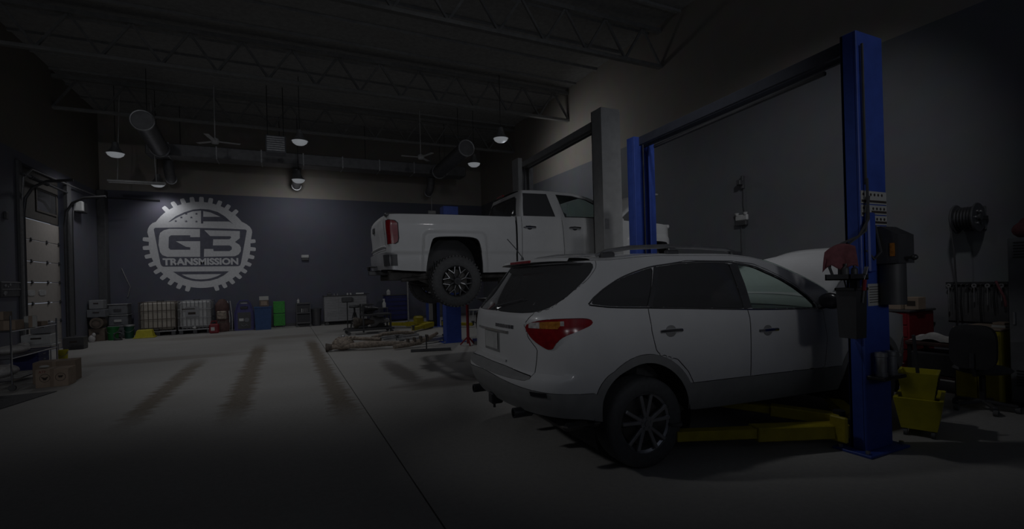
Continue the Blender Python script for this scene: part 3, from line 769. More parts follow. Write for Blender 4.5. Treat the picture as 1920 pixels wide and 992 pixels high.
m=MB();m.box(.05,.16,-.05,.05,.44,.54,.01);m.box(.16,.6,-.06,.06,.46,.52,.005);m.bar((.3,-.5,.49),(.3,.5,.49),.07,.07,.01);m.cyl((.09,0,.40),(.09,0,.44),.012,n=8);m.build('tow_hitch','dark_metal',suv)
# underbody, liner, interior
m=MB();m.box(.35,4.85,-.86,.86,.36,.43,.03);m.box(.5,4.6,-.45,.45,.30,.38,.03);m.build('underbody','under_metal',suv)
m=MB();m.box(1.0,1.1,-.7,.7,.33,.42,.01);m.box(3.95,4.05,-.7,.7,.33,.42,.01);m.build('axle','under_metal',suv)
lin=[]
for sd in (-1,1):
    for k in ('base','door_r','door_f','tailgate'): skin(sh,R[k],'interior_trim','trim_dark',suv,sd,-.03,0,True)
for y in (-.38,.38):
    for x,h in ((2.35,1.02),(1.35,1.0)):
        m=MB();m.box(x-.1,x+.42,y-.26,y+.26,.62,.80,.05);Mx=Matrix.Translation((x-.12,y,.78))@Matrix.Rotation(math.radians(-14),4,'Y');m.box(-.08,.06,-.25,.25,0,.60,.05,Mx);m.box(-.06,.04,-.13,.13,.63,.83,.05,Mx);m.build('seat','fabric_dark',suv)
m=MB();m.box(3.05,3.52,-.78,.78,.95,1.19,.06);m.box(2.95,3.1,-.7,-.1,.88,1.08,.04);m.build('dashboard','dash_grey',suv)
m=MB();m.tube([(2.93+.07*math.sin(t),.38+.19*math.cos(t),1.08+.18*math.sin(t)) for t in [2*math.pi*i/24 for i in range(24)]],.014,6,True);m.bar((2.92,.38,1.08),(3.1,.38,1.0),.06,.06,.01);m.build('steering_wheel','black_plastic',suv)
m=MB();m.box(2.98,3.02,-.13,.13,1.50,1.57,.015);m.cyl((3.0,0,1.57),(3.0,0,1.64),.012,n=6);m.build('rear_view_mirror','black_plastic',suv)
m=MB();m.box(3.42,3.5,-.83,.83,.45,1.15,.01);m.build('firewall','trim_dark',suv)
# engine bay and raised hood
m=MB();m.box(3.55,4.5,-.68,.68,.5,.72,.02);m.box(3.75,4.25,-.35,.35,.72,.98,.04);m.cyl((3.9,.5,.7),(3.9,.5,.98),.1,n=14);m.box(4.2,4.45,-.62,-.35,.72,.95,.02);m.build('engine','under_metal',suv)
m=MB();
for sd in (-1,1): m.box(3.5,4.55,sd*.72,sd*.80,.95,1.08,.02)
m.build('inner_fender','paint_white',suv)
hd=MB();n=14;kx=10;Mh=Matrix.Translation((3.50,0,1.165))@Matrix.Rotation(math.radians(-34),4,'Y')
for i in range(kx+1):
    x=1.30*i/kx
    for j in range(n+1):
        y=-1+2*j/n;wd_=.80-.06*(x/1.30)-.10*sstep(.85,1.22,x)*1
        hd.v.append(Mh@Vector((x*(1-.06*(abs(y)**3)*(x/1.30)),y*wd_,.055*(1-abs(y)**3)+.10*math.sin(math.pi*min(1,(x/1.30)**.75))-.09*sstep(.8,1.3,x))))
for i in range(kx):
    for j in range(n): a=i*(n+1)+j;hd.f.append((a,a+n+1,a+n+2,a+1))
ho=hd.build('hood','paint_white',suv,60);md=ho.modifiers.new('th','SOLIDIFY');md.thickness=.03;md.offset=-1
m=MB();m.cyl((4.3,-.6,1.0),Mh@Vector((.75,-.58,-.02)),.009,n=6);m.build('hood_prop','dark_metal',suv)
for x in (1.05,4.0):
    for sd in (-1,1): make_wheel(suv,x,sd*.862,.37,.37,.243,.225,'suv',sd)
# ---------------------------------------------------------------- white pickup raised on the white lift
tr=thing('pickup_truck','white pickup truck raised high on the grey two-post lift with hood up','truck',(1.45-1.0*math.sin(a_),7.85+1.0*math.cos(a_),0),a_)
sl=TRL;QR=sl.q_of(1.21);QN=sl.q_of(5.30);QG=sl.q_of(2.35)
def tarch(Q,top,hw): return smooth_poly([(Q-hw-.05,1.5),(Q-hw-.045,1.75),(Q-hw-.02,1.95),(Q-hw+.05,2.24),(Q-hw+.10,top),(Q-.1,top+.01),(Q+.1,top+.01),(Q+hw-.12,top-.005),(Q+hw-.04,2.24),(Q+hw,1.95),(Q+hw+.01,1.75),(Q+hw+.01,1.5)],2)
TA=tarch(QR,2.322,.47);TF=tarch(QN,2.27,.46)
T_TAIL=[(.955,2.205),(.955,2.592),(1.0,2.60),(1.11,2.585),(1.15,2.55),(1.155,2.30),(1.14,2.24),(1.10,2.215)]
T_BUMP=[(-.2,1.70),(-.2,2.075),(.85,2.075),(1.08,2.055),(1.12,2.0),(1.115,1.83),(1.08,1.70)]
T_GAP=[(QG-.012,1.5),(QG-.012,2.9),(QG+.016,2.9),(QG+.016,1.5)]
T_GATE=[(-.2,2.11),(.86,2.11),(.86,2.72),(-.2,2.72)]
T_DR=[(QG+.10,1.74),(QG+.11,2.80),(QG+.93,2.80),(QG+.985,1.74)]
T_DF=[(QG+.985,1.74),(QG+.93,2.80),(QG+2.02,2.80),(QG+2.05,2.3),(QG+2.0,1.74)]
T_HL=[(sl.L-.62,2.36),(sl.L-.62,2.60),(sl.L-.30,2.60),(sl.L-.28,2.36)]
T_GR=[(sl.L-.28,2.05),(sl.L-.28,2.62),(sl.L+.1,2.62),(sl.L+.1,2.05)]
T_FB=[(sl.L-.80,1.70),(sl.L-.62,2.10),(sl.L+.1,2.03),(sl.L+.1,1.70)]
RT=panelise(sl,.026,44,[('hole',TA),('hole',TF),('hole',T_GAP),('tail',T_TAIL),('bump',T_BUMP),('tailgate',T_GATE),('door_r',T_DR),('door_f',T_DF),('head',T_HL),('grille',T_GR),('fbump',T_FB)])
skin(sl,RT['base'],'body','paint_truck',tr,0,0,.003)
tgt=skin(sl,RT['tailgate'],'tailgate','paint_truck',tr,0,.002,.004)
bp=skin(sl,RT['bump'],'rear_bumper','chrome_soft',tr,0,.045)
m=MB();
for q0,q1 in ((.86,1.10),):
    pass
for sd in (-1,1):
    f=lambda q,z,o=.0,sd=sd:(lambda p:(p[0],p[1]*(1 if sd<0 else -1),p[2]))(sl.pt(q,z,o))
    t=skin(sl,RT['tail'],'tail_light','red_lens',tr,sd,.012)
    m=MB();P=[f(q,z,.006) for q,z in T_TAIL];m.tube(P,.011,6,True);m.build('lamp_bezel','black_plastic',t)
    m=MB();n=6
    A=[f(.865+.25*i/n,1.85,.052) for i in range(n+1)];C=[f(.865+.25*i/n,2.035,.052) for i in range(n+1)]
    m.add(A+C,[((i,i+1,n+2+i,n+1+i) if sd<0 else (n+1+i,n+2+i,i+1,i)) for i in range(n)]);m.build('bumper_step','black_plastic',bp)
    for nm,qh in (('door_r',QG+.26),('door_f',QG+1.20)):
        d=skin(sl,RT[nm],'door','paint_truck',tr,sd,.001,.0045)
        m=MB();m.tube([f(qh-.12,2.515,.01),f(qh-.10,2.52,.035),f(qh,2.52,.042),f(qh+.10,2.515,.035),f(qh+.12,2.51,.01)],[.014,.02,.021,.02,.014],8);m.build('door_handle','chrome',d)
        m=MB();m.ell((0,0,0),(.055,.010,.04),14,8);p=f(qh,2.51,.001);m.v=[(a+p[0],b+p[1],c+p[2]) for a,b,c in m.v];m.build('handle_cup','black_plastic',d)
    skin(sl,RT['head'],'head_light','clear_lens',tr,sd,.006)
    for Q_,cz,r_ in ((QR,1.80,.53),(QN,1.78,.52)):
        xs=sl.s_of(Q_);m=MB();n=18
        for i in range(n+1):
            a=math.radians(-15+210*i/n);x=xs+r_*math.cos(a);z=cz+(.56 if math.sin(a)>0 else .3)*math.sin(a)
            m.v+=[(x,sd*.985,z),(x,sd*.45,z)]
        for i in range(n): m.f.append((2*i,2*i+1,2*i+3,2*i+2))
        m.box(xs-r_,xs+r_,sd*.44,sd*.46,1.75,2.36)
        m.build('wheel_well','bin_black',tr)
    m=MB();m.box(2.45,4.6,sd*.88,sd*.97,1.63,1.70,.015);m.build('rocker_panel','trim_dark',tr)
    # tow mirror
    m=MB();m.box(4.22,4.36,sd*1.12,sd*1.30,2.72,2.98,.04);mi=m.build('mirror','paint_truck',tr);m=MB();m.bar((4.32,sd*.93,2.76),(4.30,sd*1.14,2.80),.06,.05,.01);m.build('mirror_arm','black_plastic',mi)
skin(sl,RT['grille'],'grille','black_plastic',tr,0,.012)
m=MB()
for k in range(4):
    z=2.10+.13*k;P=[sl.pt(sl.L-.27+.27*i/8,z,.03) for i in range(9)];P=P+[(x,-y,zz) for x,y,zz in P[-2::-1]];m.tube(P,.014,6)
m.build('grille_bar','chrome',tr)
skin(sl,RT['fbump'],'front_bumper','chrome',tr,0,.05)
for sd in (-1,1):
    for k in ('base','door_r','door_f'): skin(sl,RT[k],'inner_panel','trim_dark',tr,sd,-.035,0,True)
# cargo bed
m=MB();m.box(.08,2.30,-.88,.88,2.38,2.42,.005);m.build('bed_floor','under_metal',tr)
for sd in (-1,1):
    m=MB();m.box(.05,2.32,sd*.875,sd*.955,2.655,2.716,.018);m.build('bed_rail','black_plastic',tr)
    m=MB();m.box(.08,2.30,sd*.86,sd*.885,2.42,2.68,.004);m.build('bed_wall','paint_truck',tr)
m=MB();m.box(2.27,2.315,-.95,.95,2.05,2.72,.01);m.build('bed_headboard','paint_truck',tr)
m=MB();m.box(.085,.12,-.86,.86,2.12,2.70,.012);m.build('tailgate_inner','paint_truck',tgt)
m=MB();m.box(-.022,.0,-.10,.10,2.46,2.56,.01);m.build('tailgate_handle','black_plastic',tgt)
m=MB();P=[sl.pt(.86*i/10,2.175,.006) for i in range(11)];P=[(x,-y,z) for x,y,z in P[::-1]]+P;m.tube(P,.016,6);m.build('tailgate_crease','paint_truck',tgt)
m=MB();m.box(-.13,.02,-.28,.28,1.86,1.88,.005);m.box(-.12,.3,-.04,.04,1.72,1.80,.008);m.lathe([(.012,0),(.02,.0),(.03,.03),(.02,.06)],(-.11,0,1.80),'z',10);m.build('tow_hitch','dark_metal',tr)
# cab
sc=TRC
CW1=[(.98+.07,2.735),(.98+.04,3.165),(1.60,3.165),(1.70,2.735)];CW2=[(1.915,2.73),(1.81,3.165),(2.15,3.15),(2.45,3.085),(2.62,3.0),(2.93,2.80),(2.98,2.73)]
CWR=[(-.2,2.76),(-.2,3.13),(.70,3.13),(.80,3.08),(.86,2.76)]
WS=[(sc.q_of(4.0)+.06,2.5),(sc.q_of(4.0)+.06,3.4),(sc.L+.1,3.4),(sc.L+.1,2.5)]
RC=panelise(sc,.026,26,[('g1',smooth_poly(CW1,1) and CW1),('g2',CW2),('gr',CWR)])
skin(sc,RC['base'],'cab','paint_truck',tr,0,0);skin(sc,RC['base'],'inner_panel','trim_dark',tr,0,-.03,0,True)
for sd in (-1,1):
    f=lambda q,z,o=.0,sd=sd:(lambda p:(p[0],p[1]*(1 if sd<0 else -1),p[2]))(sc.pt(q,z,o))
    for g_,C_,mt in (('g1',CW1,'glass_tint'),('g2',CW2,'glass_green')):
        gp=skin(sc,RC[g_],'window_pane',mt,tr,sd,-.006);m=MB();m.tube([f(q,z,.002) for q,z in C_],.009,6,True);m.build('window_trim','black_plastic',gp)
gp=skin(sc,RC['gr'],'rear_window','glass_tint',tr,0,-.004)
m=MB();P=[sc.pt(q,z,.004) for q,z in ((0,3.13),(.70,3.13),(.80,3.08),(.86,2.76),(0,2.76))];m.tube(P,.010,6);m.tube([(x,-y,z) for x,y,z in P],.010,6);m.build('window_trim','black_plastic',gp)
roof(sc,sc.q_of(2.42),sc.q_of(3.95),.05,lambda x:.045,0,'roof','paint_truck',tr)
roof(sc,sc.q_of(3.93),sc.q_of(4.70),.05,lambda x:.05,0,'windshield','glass_green',tr,'wind')
m=MB();m.box(2.43,2.47,-.16,.16,3.205,3.24,.008);m.build('brake_light','red_lens',tr)
for y in (-.4,.4):
    for x in (2.75,3.65):
        m=MB();m.box(x,x+.5,y-.27,y+.27,2.15,2.35,.05);Mx=Matrix.Translation((x-.02,y,2.33))@Matrix.Rotation(math.radians(-12),4,'Y');m.box(-.08,.06,-.26,.26,0,.55,.05,Mx);m.box(-.06,.04,-.13,.13,.58,.76,.05,Mx);m.build('seat','fabric_dark',tr)
m=MB();m.box(4.25,4.6,-.85,.85,2.45,2.72,.06);m.build('dashboard','trim_dark',tr)
m=MB();m.box(2.45,4.6,-.9,.9,1.72,1.80,.02);m.build('cab_floor','under_metal',tr)
# raised hood
hd=MB();n=14;kx=10;Mh=Matrix.Translation((4.62,0,2.70))@Matrix.Rotation(math.radians(-33),4,'Y')
for i in range(kx+1):
    x=1.28*i/kx
    for j in range(n+1):
        y=-1+2*j/n;hd.v.append(Mh@Vector((x*(1-.05*abs(y)**3*(x/1.28)),y*(.86-.04*x),.05*(1-abs(y)**4)+.05*math.sin(math.pi*x/1.28)-.10*sstep(1.0,1.35,x))))
for i in range(kx):
    for j in range(n): a=i*(n+1)+j;hd.f.append((a,a+n+1,a+n+2,a+1))
ho=hd.build('hood','paint_truck',tr,60);md=ho.modifiers.new('th','SOLIDIFY');md.thickness=.035;md.offset=-1
m=MB();m.box(4.75,5.75,-.75,.75,1.95,2.25,.03);m.box(4.9,5.5,-.4,.4,2.25,2.48,.04);m.cyl((5.6,-.5,2.2),(5.6,-.5,2.45),.12,n=14);m.build('engine','under_metal',tr)
for sd in (-1,1):
    m=MB();m.box(4.7,5.85,sd*.80,sd*.95,2.55,2.63,.02);m.build('inner_fender','paint_truck',tr)
# frame, axle, exhaust
for sd in (-1,1):
    m=MB();m.box(.15,5.8,sd*.42,sd*.52,1.62,1.78,.01);m.build('frame_rail','under_metal',tr)
    m=MB();P=[(.55,sd*.55,1.66),(.85,sd*.55,1.54),(1.21,sd*.55,1.50),(1.6,sd*.55,1.56),(1.95,sd*.55,1.68)]
    for dz in (0,.02,.04): m.tube([(x,y,z+dz) for x,y,z in P],.014,6)
    m.build('leaf_spring','under_metal',tr)
    m=MB();m.cyl((1.12,sd*.5,1.55),(.95,sd*.42,2.0),.03,n=10);m.cyl((1.08,sd*.49,1.65),(.97,sd*.43,1.95),.042,n=10);m.build('shock_absorber','dark_metal',tr)
m=MB();m.cyl((1.21,-.75,1.575),(1.21,.75,1.575),.05,n=12);m.ell((1.21,0,1.575),(.17,.2,.17),14,9);m.build('rear_axle','under_metal',tr)
m=MB();m.cyl((1.3,0,1.58),(3.6,0,1.74),.045,n=12);m.build('drive_shaft','under_metal',tr)
m=MB();m.tube([(.35,-.62,1.62),(.8,-.60,1.66),(1.6,-.35,1.72),(2.2,-.33,1.66),(3.4,-.33,1.66)],.035,8);m.cyl((2.2,-.33,1.66),(2.9,-.33,1.66),.11,n=14);m.build('exhaust_pipe','under_metal',tr)
m=MB();m.lathe([(.0,-.05),(.13,-.05),(.13,.05),(0,.05)],(.78,.0,1.68),'z',16);m.box(.4,.75,-.4,.4,1.66,1.74,.02);m.build('spare_tire_carrier','under_metal',tr)
m=MB();m.box(2.0,2.7,.2,.8,1.55,1.72,.05);m.build('fuel_tank','under_metal',tr)
for x in (1.21,5.30):
    for sd in (-1,1): make_wheel(tr,x,sd*.90,1.575,.432,.262,.29,'truck',sd)
# ---------------------------------------------------------------- two-post lifts

def lift(name,label,x,yn,yf,h,colm,armm,cw,dep,rz=0,arm_z=.1,armsn=None,beam=True,armsf=None,beam_z=None,xf=None):
    t=thing(name,label,'vehicle lift',(0,0,0))
    xf=x if xf is None else xf
    for xx,yy,s in ((x,yn,1),(xf,yf,-1)):
        m=MB()
        # C channel open towards the vehicle
        th=.03;w_=cw/2
        m.box(xx-w_,xx+w_,yy-s*dep/2-th/2,yy-s*dep/2+th/2,0.02,h,.006)
        m.box(xx-w_,xx-w_+th,yy-dep/2,yy+dep/2,0.02,h,.006);m.box(xx+w_-th,xx+w_,yy-dep/2,yy+dep/2,0.02,h,.006)
        m.box(xx-w_,xx-w_*.45,yy+s*dep/2-th,yy+s*dep/2,0.02,h,.006);m.box(xx+w_*.45,xx+w_,yy+s*dep/2-th,yy+s*dep/2,0.02,h,.006)
        c=m.build('column',colm,t)
        m=MB();m.box(xx-w_-.10,xx+w_+.10,yy-dep/2-.10,yy+dep/2+.10,0,.022,.004)
        m.build('base_plate',colm,t)
        for dx in (-1,1):
            for dy in (-1,1):
                m=MB();m.cyl((xx+dx*(w_+.06),yy+dy*(dep/2+.05),.02),(xx+dx*(w_+.06),yy+dy*(dep/2+.05),.05),.018,n=6);m.build('anchor_bolt','steel',c)
        m=MB();m.cyl((xx-.05,yy,.1),(xx-.05,yy,h-.05),.014,n=8);m.cyl((xx+.05,yy,.1),(xx+.05,yy,h-.05),.012,n=8);m.build('lift_cable','dark_metal',c)
        m=MB();m.box(xx-w_+.04,xx+w_-.04,yy-dep/2+.035,yy+dep/2-.035,arm_z,arm_z+.75,.01);m.build('carriage','dark_metal',t)
    if beam:
        bz=beam_z or h-.12
        for dx in (-.07,.07):
            m=MB();m.bar((x+dx,yn,bz+.06),(xf+dx,yf,bz+.06),.04,.12,.004)
            o=m.build('overhead_beam','beam_navy' if colm=='lift_blue' else colm,t)
        m=MB();m.bar((x,yn+.3,bz-.07),(xf,yf-.3,bz-.07),.04,.04,.01);m.build('limit_bar','black_plastic',t)
    return t
def arm(t,p0,p1,z0,z1,m1,w_=.13,h=.10):
    a=MB();d=(Vector(p1)-Vector(p0));mid=Vector(p0)+d*.55
    a.bar((p0[0],p0[1],z0),(mid.x,mid.y,z0+(z1-z0)*.5),w_,h,.008)
    o=a.build('arm',m1,t)
    b=MB();b.bar((mid.x-d.x*.08,mid.y-d.y*.08,z0+(z1-z0)*.5),(p1[0],p1[1],z1),w_*.72,h*.7,.006);b.build('arm_extension',m1,o)
    c=MB();c.cyl((p1[0],p1[1],z1-.03),(p1[0],p1[1],z1+.09),.035,n=12);c.cyl((p1[0],p1[1],z1+.09),(p1[0],p1[1],z1+.115),.065,n=16);c.build('lift_pad','rubber',o)
    g=MB();g.cyl((p0[0],p0[1],z0-h*.8),(p0[0],p0[1],z0+h*.8),.05,n=12);g.build('pivot_pin','dark_metal',o)
# near blue lift around the sport utility vehicle
L1=lift('two_post_lift','blue two-post lift with yellow arms standing around the silver vehicle',4.65,2.50,5.66,3.62,'lift_blue','lift_yellow',.385,.12,xf=4.87)
arm(L1,(4.50,2.64),(2.95,3.10),.15,.22,'lift_yellow',.15,.12);arm(L1,(4.54,2.70),(4.0,3.55),.22,.26,'lift_yellow')
arm(L1,(4.80,2.70),(5.4,3.40),.16,.24,'lift_yellow')
arm(L1,(4.74,5.48),(3.2,4.80),.16,.24,'lift_yellow');arm(L1,(5.02,5.48),(5.5,4.7),.16,.24,'lift_yellow')
m=MB();m.box(4.33,4.37,2.52,2.66,.08,.30,.01);m.build('arm_restraint','lift_yellow',L1)
YF=2.424
def sheet(t,x0,x1,z0,z1,name,mm,y=YF-.004):
    return B(x0,x1,y,YF-.001,z0,z1).build(name,mm,t,0)
for (x0,x1,z0,z1) in ((4.46,4.835,2.14,2.25),(4.46,4.60,2.03,2.13),(4.60,4.835,2.05,2.13),(4.60,4.835,1.96,2.04),(4.60,4.835,1.88,1.95)):
    s_=sheet(L1,x0,x1,z0,z1,'warning_decal','paper')
    n=int((x1-x0)/.055)
    for k in range(n):
        m=MB();xx=x0+.03+.055*k;m.cyl((xx,YF-.004,z1-.03),(xx,YF-.006,z1-.03),.013,n=8);m.build('pictogram','ink',s_,0)
    B(x0+.005,x1-.005,YF-.006,YF-.004,z0+.012,z0+.032).build('caption_line','ink',s_,0)
B(4.48,4.58,YF-.05,YF-.005,1.55,2.06,.012).build('cable_cover','lift_blue',L1)
m=MB();m.prism([(2.23,1.62),(2.43,1.62),(2.43,1.94),(2.36,1.94),(2.23,1.86)],'x',4.61,4.85);pu=m.build('power_unit','black_plastic',L1,0)
m=MB();m.cyl((4.73,2.335,1.27),(4.73,2.335,1.63),.095,n=18);m.build('oil_reservoir','black_plastic',pu)
B(4.603,4.611,2.255,2.29,1.68,1.79).build('caution_label','amber_lens',pu,0)
m=MB();m.bar((4.7,2.24,1.66),(4.7,2.17,1.665),.02,.02);m.ell((4.7,2.16,1.665),(.025,.025,.025),10,7);m.build('release_lever','dark_metal',pu)
for P in ([(4.50,YF-.03,2.35),(4.47,YF-.05,2.0),(4.42,YF-.0,1.86),(4.30,2.5,1.80),(4.2,2.52,1.72),(4.18,2.53,1.6),(4.22,2.52,1.5)],[(4.52,YF-.03,2.2),(4.46,YF-.03,1.9),(4.36,2.47,1.80),(4.30,2.48,1.66)],[(4.60,YF-.03,1.95),(4.58,YF-.08,1.72),(4.52,YF-.06,1.66),(4.48,YF-.02,1.74)],[(4.50,YF-.02,3.5),(4.50,YF-.02,2.3)]):
    m=MB();m.tube(P,.011,6);m.build('hydraulic_hose','black_plastic',L1)
ns=sheet(L1,4.52,4.75,1.26,1.45,'notice_sheet','paper')
for k in range(7): B(4.54,4.73,YF-.006,YF-.004,1.42-.022*k,1.426-.022*k).build('printed_line','ink',ns,0)
hol=B(4.47,4.80,YF-.14,YF-.002,.64,.67,.006).build('adapter_holder','dark_metal',L1)
for xx in (4.55,4.70):
    m=MB();m.lathe([(0,0),(.045,0),(.045,.03),(.04,.035),(.04,.16),(.045,.165),(.045,.20),(.028,.20),(.028,.05),(0,.05)],(xx,YF-.075,.67),'z',16);m.build('lift_adapter','galv',hol)
# white lift under the pickup
L2=lift('two_post_lift','pale grey two-post lift holding the raised white pickup',5.41,7.22,10.95,4.62,'lift_white','lift_yellow',.42,.30,arm_z=1.35,beam_z=4.40,xf=5.58)
for p0,p1,z in (((5.25,7.5),(4.3,8.05),1.55),((5.6,7.5),(6.3,8.0),1.55),((5.25,10.6),(4.3,9.7),1.55),((5.6,10.6),(6.3,9.6),1.55)): arm(L2,p0,p1,z-.08,z-.06,'lift_yellow')
m=MB();m.box(5.22,5.31,7.052,7.069,2.44,2.62);m.build('maker_plate','galv',L2)
for z in (2.28,2.72): B(5.205,5.615,7.062,7.07,z,z+.015).build('column_seam','galv',L2,0)
# third lift at the back, blue posts with yellow arms
L3=lift('two_post_lift','low blue lift with yellow arms spread on the floor behind the pickup',3.95,12.05,16.5,3.52,'lift_blue','lift_yellow',.40,.30,beam=False,xf=4.72)
arm(L3,(4.5,16.2),(3.45,17.6),.14,.10,'lift_yellow',.2,.16);arm(L3,(4.55,16.1),(3.7,15.2),.14,.10,'lift_yellow',.2,.16);arm(L3,(4.95,16.1),(5.8,15.4),.14,.10,'lift_yellow',.18,.14)
m=MB();m.box(4.05,4.35,16.3,16.65,.12,.42,.05);m.build('arm_carriage','lift_yellow',L3)
m=MB();m.box(4.53,4.66,16.28,16.34,.05,1.4,.005);m.build('column_cover','lift_white',L3)
arm(L3,(3.8,12.3),(2.7,12.9),.12,.08,'galv',.12,.09);arm(L3,(3.8,12.25),(2.6,11.9),.10,.06,'galv',.12,.08)
# ---------------------------------------------------------------- ceiling things
YT=17.3
def truss(y,label,m_='truss_paint'):
    t=thing('roof_truss',label,'roof truss',(0,y,0))
    B(XL,XR,-.06,.06,6.62,6.70,.005).build('bottom_chord',m_,t,0)
    B(XL,XR,-.06,.06,7.48,7.58,.005).build('top_chord',m_,t,0)
    n=13;dx=(XR-XL)/n
    for i in range(n):
        x0=XL+dx*i
        m=MB();m.bar((x0,0,6.68),(x0+dx/2,0,7.5),.05,.05);m.build('web_member',m_,t,0)
        m=MB();m.bar((x0+dx/2,0,7.5),(x0+dx,0,6.68),.05,.05);m.build('web_member',m_,t,0)
    return t
truss(17.3,'open web roof truss nearest the back wall');truss(13.2,'second open web roof truss from the back wall');truss(9.0,'open web roof truss above the raised pickup');truss(4.8,'open web roof truss above the silver vehicle')
# ducts
t=thing('air_duct','long rectangular sheet metal duct running across under the trusses','duct',(0,19.3,0))
B(-3.9,7.0,-.35,.35,5.95,6.35,.02).build('duct_body','duct_metal',t,0)
for i in range(8): B(-3.3+1.35*i,-3.26+1.35*i,-.37,.37,5.93,6.37).build('seam_flange','galv',t,0)
for x in (-3.0,.0,3.0,6.0):
    m=MB();m.cyl((x,0,6.35),(x,0,ZC),.012,n=6);m.build('hanger_rod','dark_metal',t)
def round_duct(x0,y0,x1,y1,z,r,label):
    t=thing('round_duct',label,'duct',(0,0,0),group=None)
    m=MB();d=Vector((x1-x0,y1-y0,0));L=d.length;n=int(L/.12)
    P=[(x0+d.x*i/n,y0+d.y*i/n,z) for i in range(n+1)];m.tube(P,[r*(1.0 if i%2 else .985) for i in range(n+1)],20);m.build('duct_tube','duct_metal',t,60)
    for (xx,yy) in ((x0,y0),(x1,y1)):
        c=MB();k=[(xx+r*1.04*math.cos(a)*d.normalized().y,yy-r*1.04*math.cos(a)*d.normalized().x,z+r*1.04*math.sin(a)) for a in [2*math.pi*i/24 for i in range(24)]];c.tube(k,.025,6,True);c.build('end_ring','galv',t)
    for f_ in (.25,.75):
        c=MB();c.cyl((x0+d.x*f_,y0+d.y*f_,z+r),(x0+d.x*f_,y0+d.y*f_,ZC),.010,n=6);c.build('hanger_rod','dark_metal',t)
round_duct(-3.25,15.6,-3.43,18.5,6.05,.25,'round spiral duct hanging at the left in front of the gear emblem')
round_duct(5.55,14.9,5.70,18.5,5.95,.25,'round spiral duct hanging at the right above the pickup bed')
def diffuser(x,y,z,label):
    t=thing('duct_outlet',label,'duct',(x,y,z))
    m=MB();m.lathe([(.20,.0),(.22,.05),(.22,.45),(.20,.5),(.0,.5)],(0,0,0),'z',20);m.build('drop_tube','duct_metal',t);m=MB();m.lathe([(.0,0),(.18,0),(.26,-.03),(.26,-.06),(.0,-.05)],(0,0,0),'z',20);m.build('grille','galv',t)
m=MB()
def elbow(x,y,z,label,dy=1):
    t=thing('duct_outlet',label,'duct',(x,y,z))
    m=MB();P=[(0,0,.54),(0,.02,.40),(.0,.10,.22),(0,.26,.08),(0,.45,0)];m.tube([(a,b*dy,c) for a,b,c in P],.155,18);m.build('elbow_tube','duct_metal',t,60)
    c=MB();c.tube([(.16*math.cos(a),.46*dy,.16*math.sin(a)) for a in [2*math.pi*i/20 for i in range(20)]],.022,6,True);c.build('end_ring','galv',t)
elbow(-3.42,19.68,5.40,'short round duct outlet above the gear emblem')
elbow(.55,19.68,5.40,'short round duct outlet above the blank middle of the back wall')
elbow(5.72,19.68,5.40,'short round duct outlet near the back right corner')
# heater, fans
t=thing('unit_heater','boxy unit heater hanging beside the middle lamp','heater',(-.1,16.4,5.62))
B(-.28,.28,-.25,.25,0,.52,.02).build('housing','grey_plastic',t)
for k in range(7): B(-.24,.24,-.265,-.245,.05+.065*k,.09+.065*k).build('louver','galv',t,0)
for x in (-.22,.22):
    m=MB();m.cyl((x,0,.5),(x,0,ZC-5.62),.012,n=6);m.build('hanger_rod','dark_metal',t)
def fan(x,y,z,label,rz):
    t=thing('ceiling_fan',label,'fan',(x,y,z),rz)
    m=MB();m.lathe([(0,-.08),(.09,-.07),(.12,0),(.09,.08),(0,.1)],(0,0,0),'z',16);m.build('motor','white_plastic',t)
    m=MB();m.cyl((0,0,.08),(0,0,ZC-z),.015,n=8);m.build('down_rod','white_plastic',t)
    for k in range(3):
        a=2*math.pi*k/3;m=MB();m.bar((.1*math.cos(a),.1*math.sin(a),0),(.68*math.cos(a),.68*math.sin(a),.02),.13,.012,.003);m.build('blade','white_plastic',t)
fan(-1.75,16.9,6.0,'small white ceiling fan above the gear emblem',.3);fan(4.55,16.9,6.05,'small white ceiling fan left of the right duct',.9)
# strip lights
def strip(x0,x1,y,z,label):
    t=thing('strip_light',label,'lamp',(0,y,z));B(x0,x1,-.06,.06,0,.06,.01).build('housing','white_plastic',t)
    m=MB();m.cyl((x0+.03,0,-.02),(x1-.03,0,-.02),.018,n=8);m.build('tube','white_plastic',t)
    for x in (x0+.25,x1-.25):
        m=MB();m.bar((x,0,.05),(x+(.10 if x<(x0+x1)/2 else -.10),0,ZC-z),.02,.02);m.build('hanger','white_plastic',t)
strip(-4.85,-3.35,18.85,4.98,'white strip light hung low in front of the gear emblem')
# high bay lamps
def bay(x,y,z,label,watt,aim=None,cone=150):
    t=thing('high_bay_lamp',label,'lamp',(x,y,z),group='high bay lamps under the roof')
    m=MB();m.lathe([(.0,.34),(.07,.33),(.09,.20),(.14,.10),(.24,0),(.23,0),(.13,.10),(.08,.19),(0,.22)],(0,0,0),'z',24);m.build('reflector','galv',t,50)
    m=MB();m.lathe([(0,-.12),(.12,-.10),(.19,-.05),(.215,.012),(0,.012)],(0,0,0),'z',24);m.build('lens','lamp_glow',t,50)
    m=MB();m.cyl((0,0,.33),(0,0,ZC-z),.010,n=6);m.build('hanger_rod','dark_metal',t)
    if watt:
        l=spot('high_bay_light',(x,y,z-.30),aim or (x,y,z-3),watt,math.radians(cone),.9,.16);l.parent=t;l.matrix_parent_inverse=Matrix.Translation((-x,-y,-z))
    return t
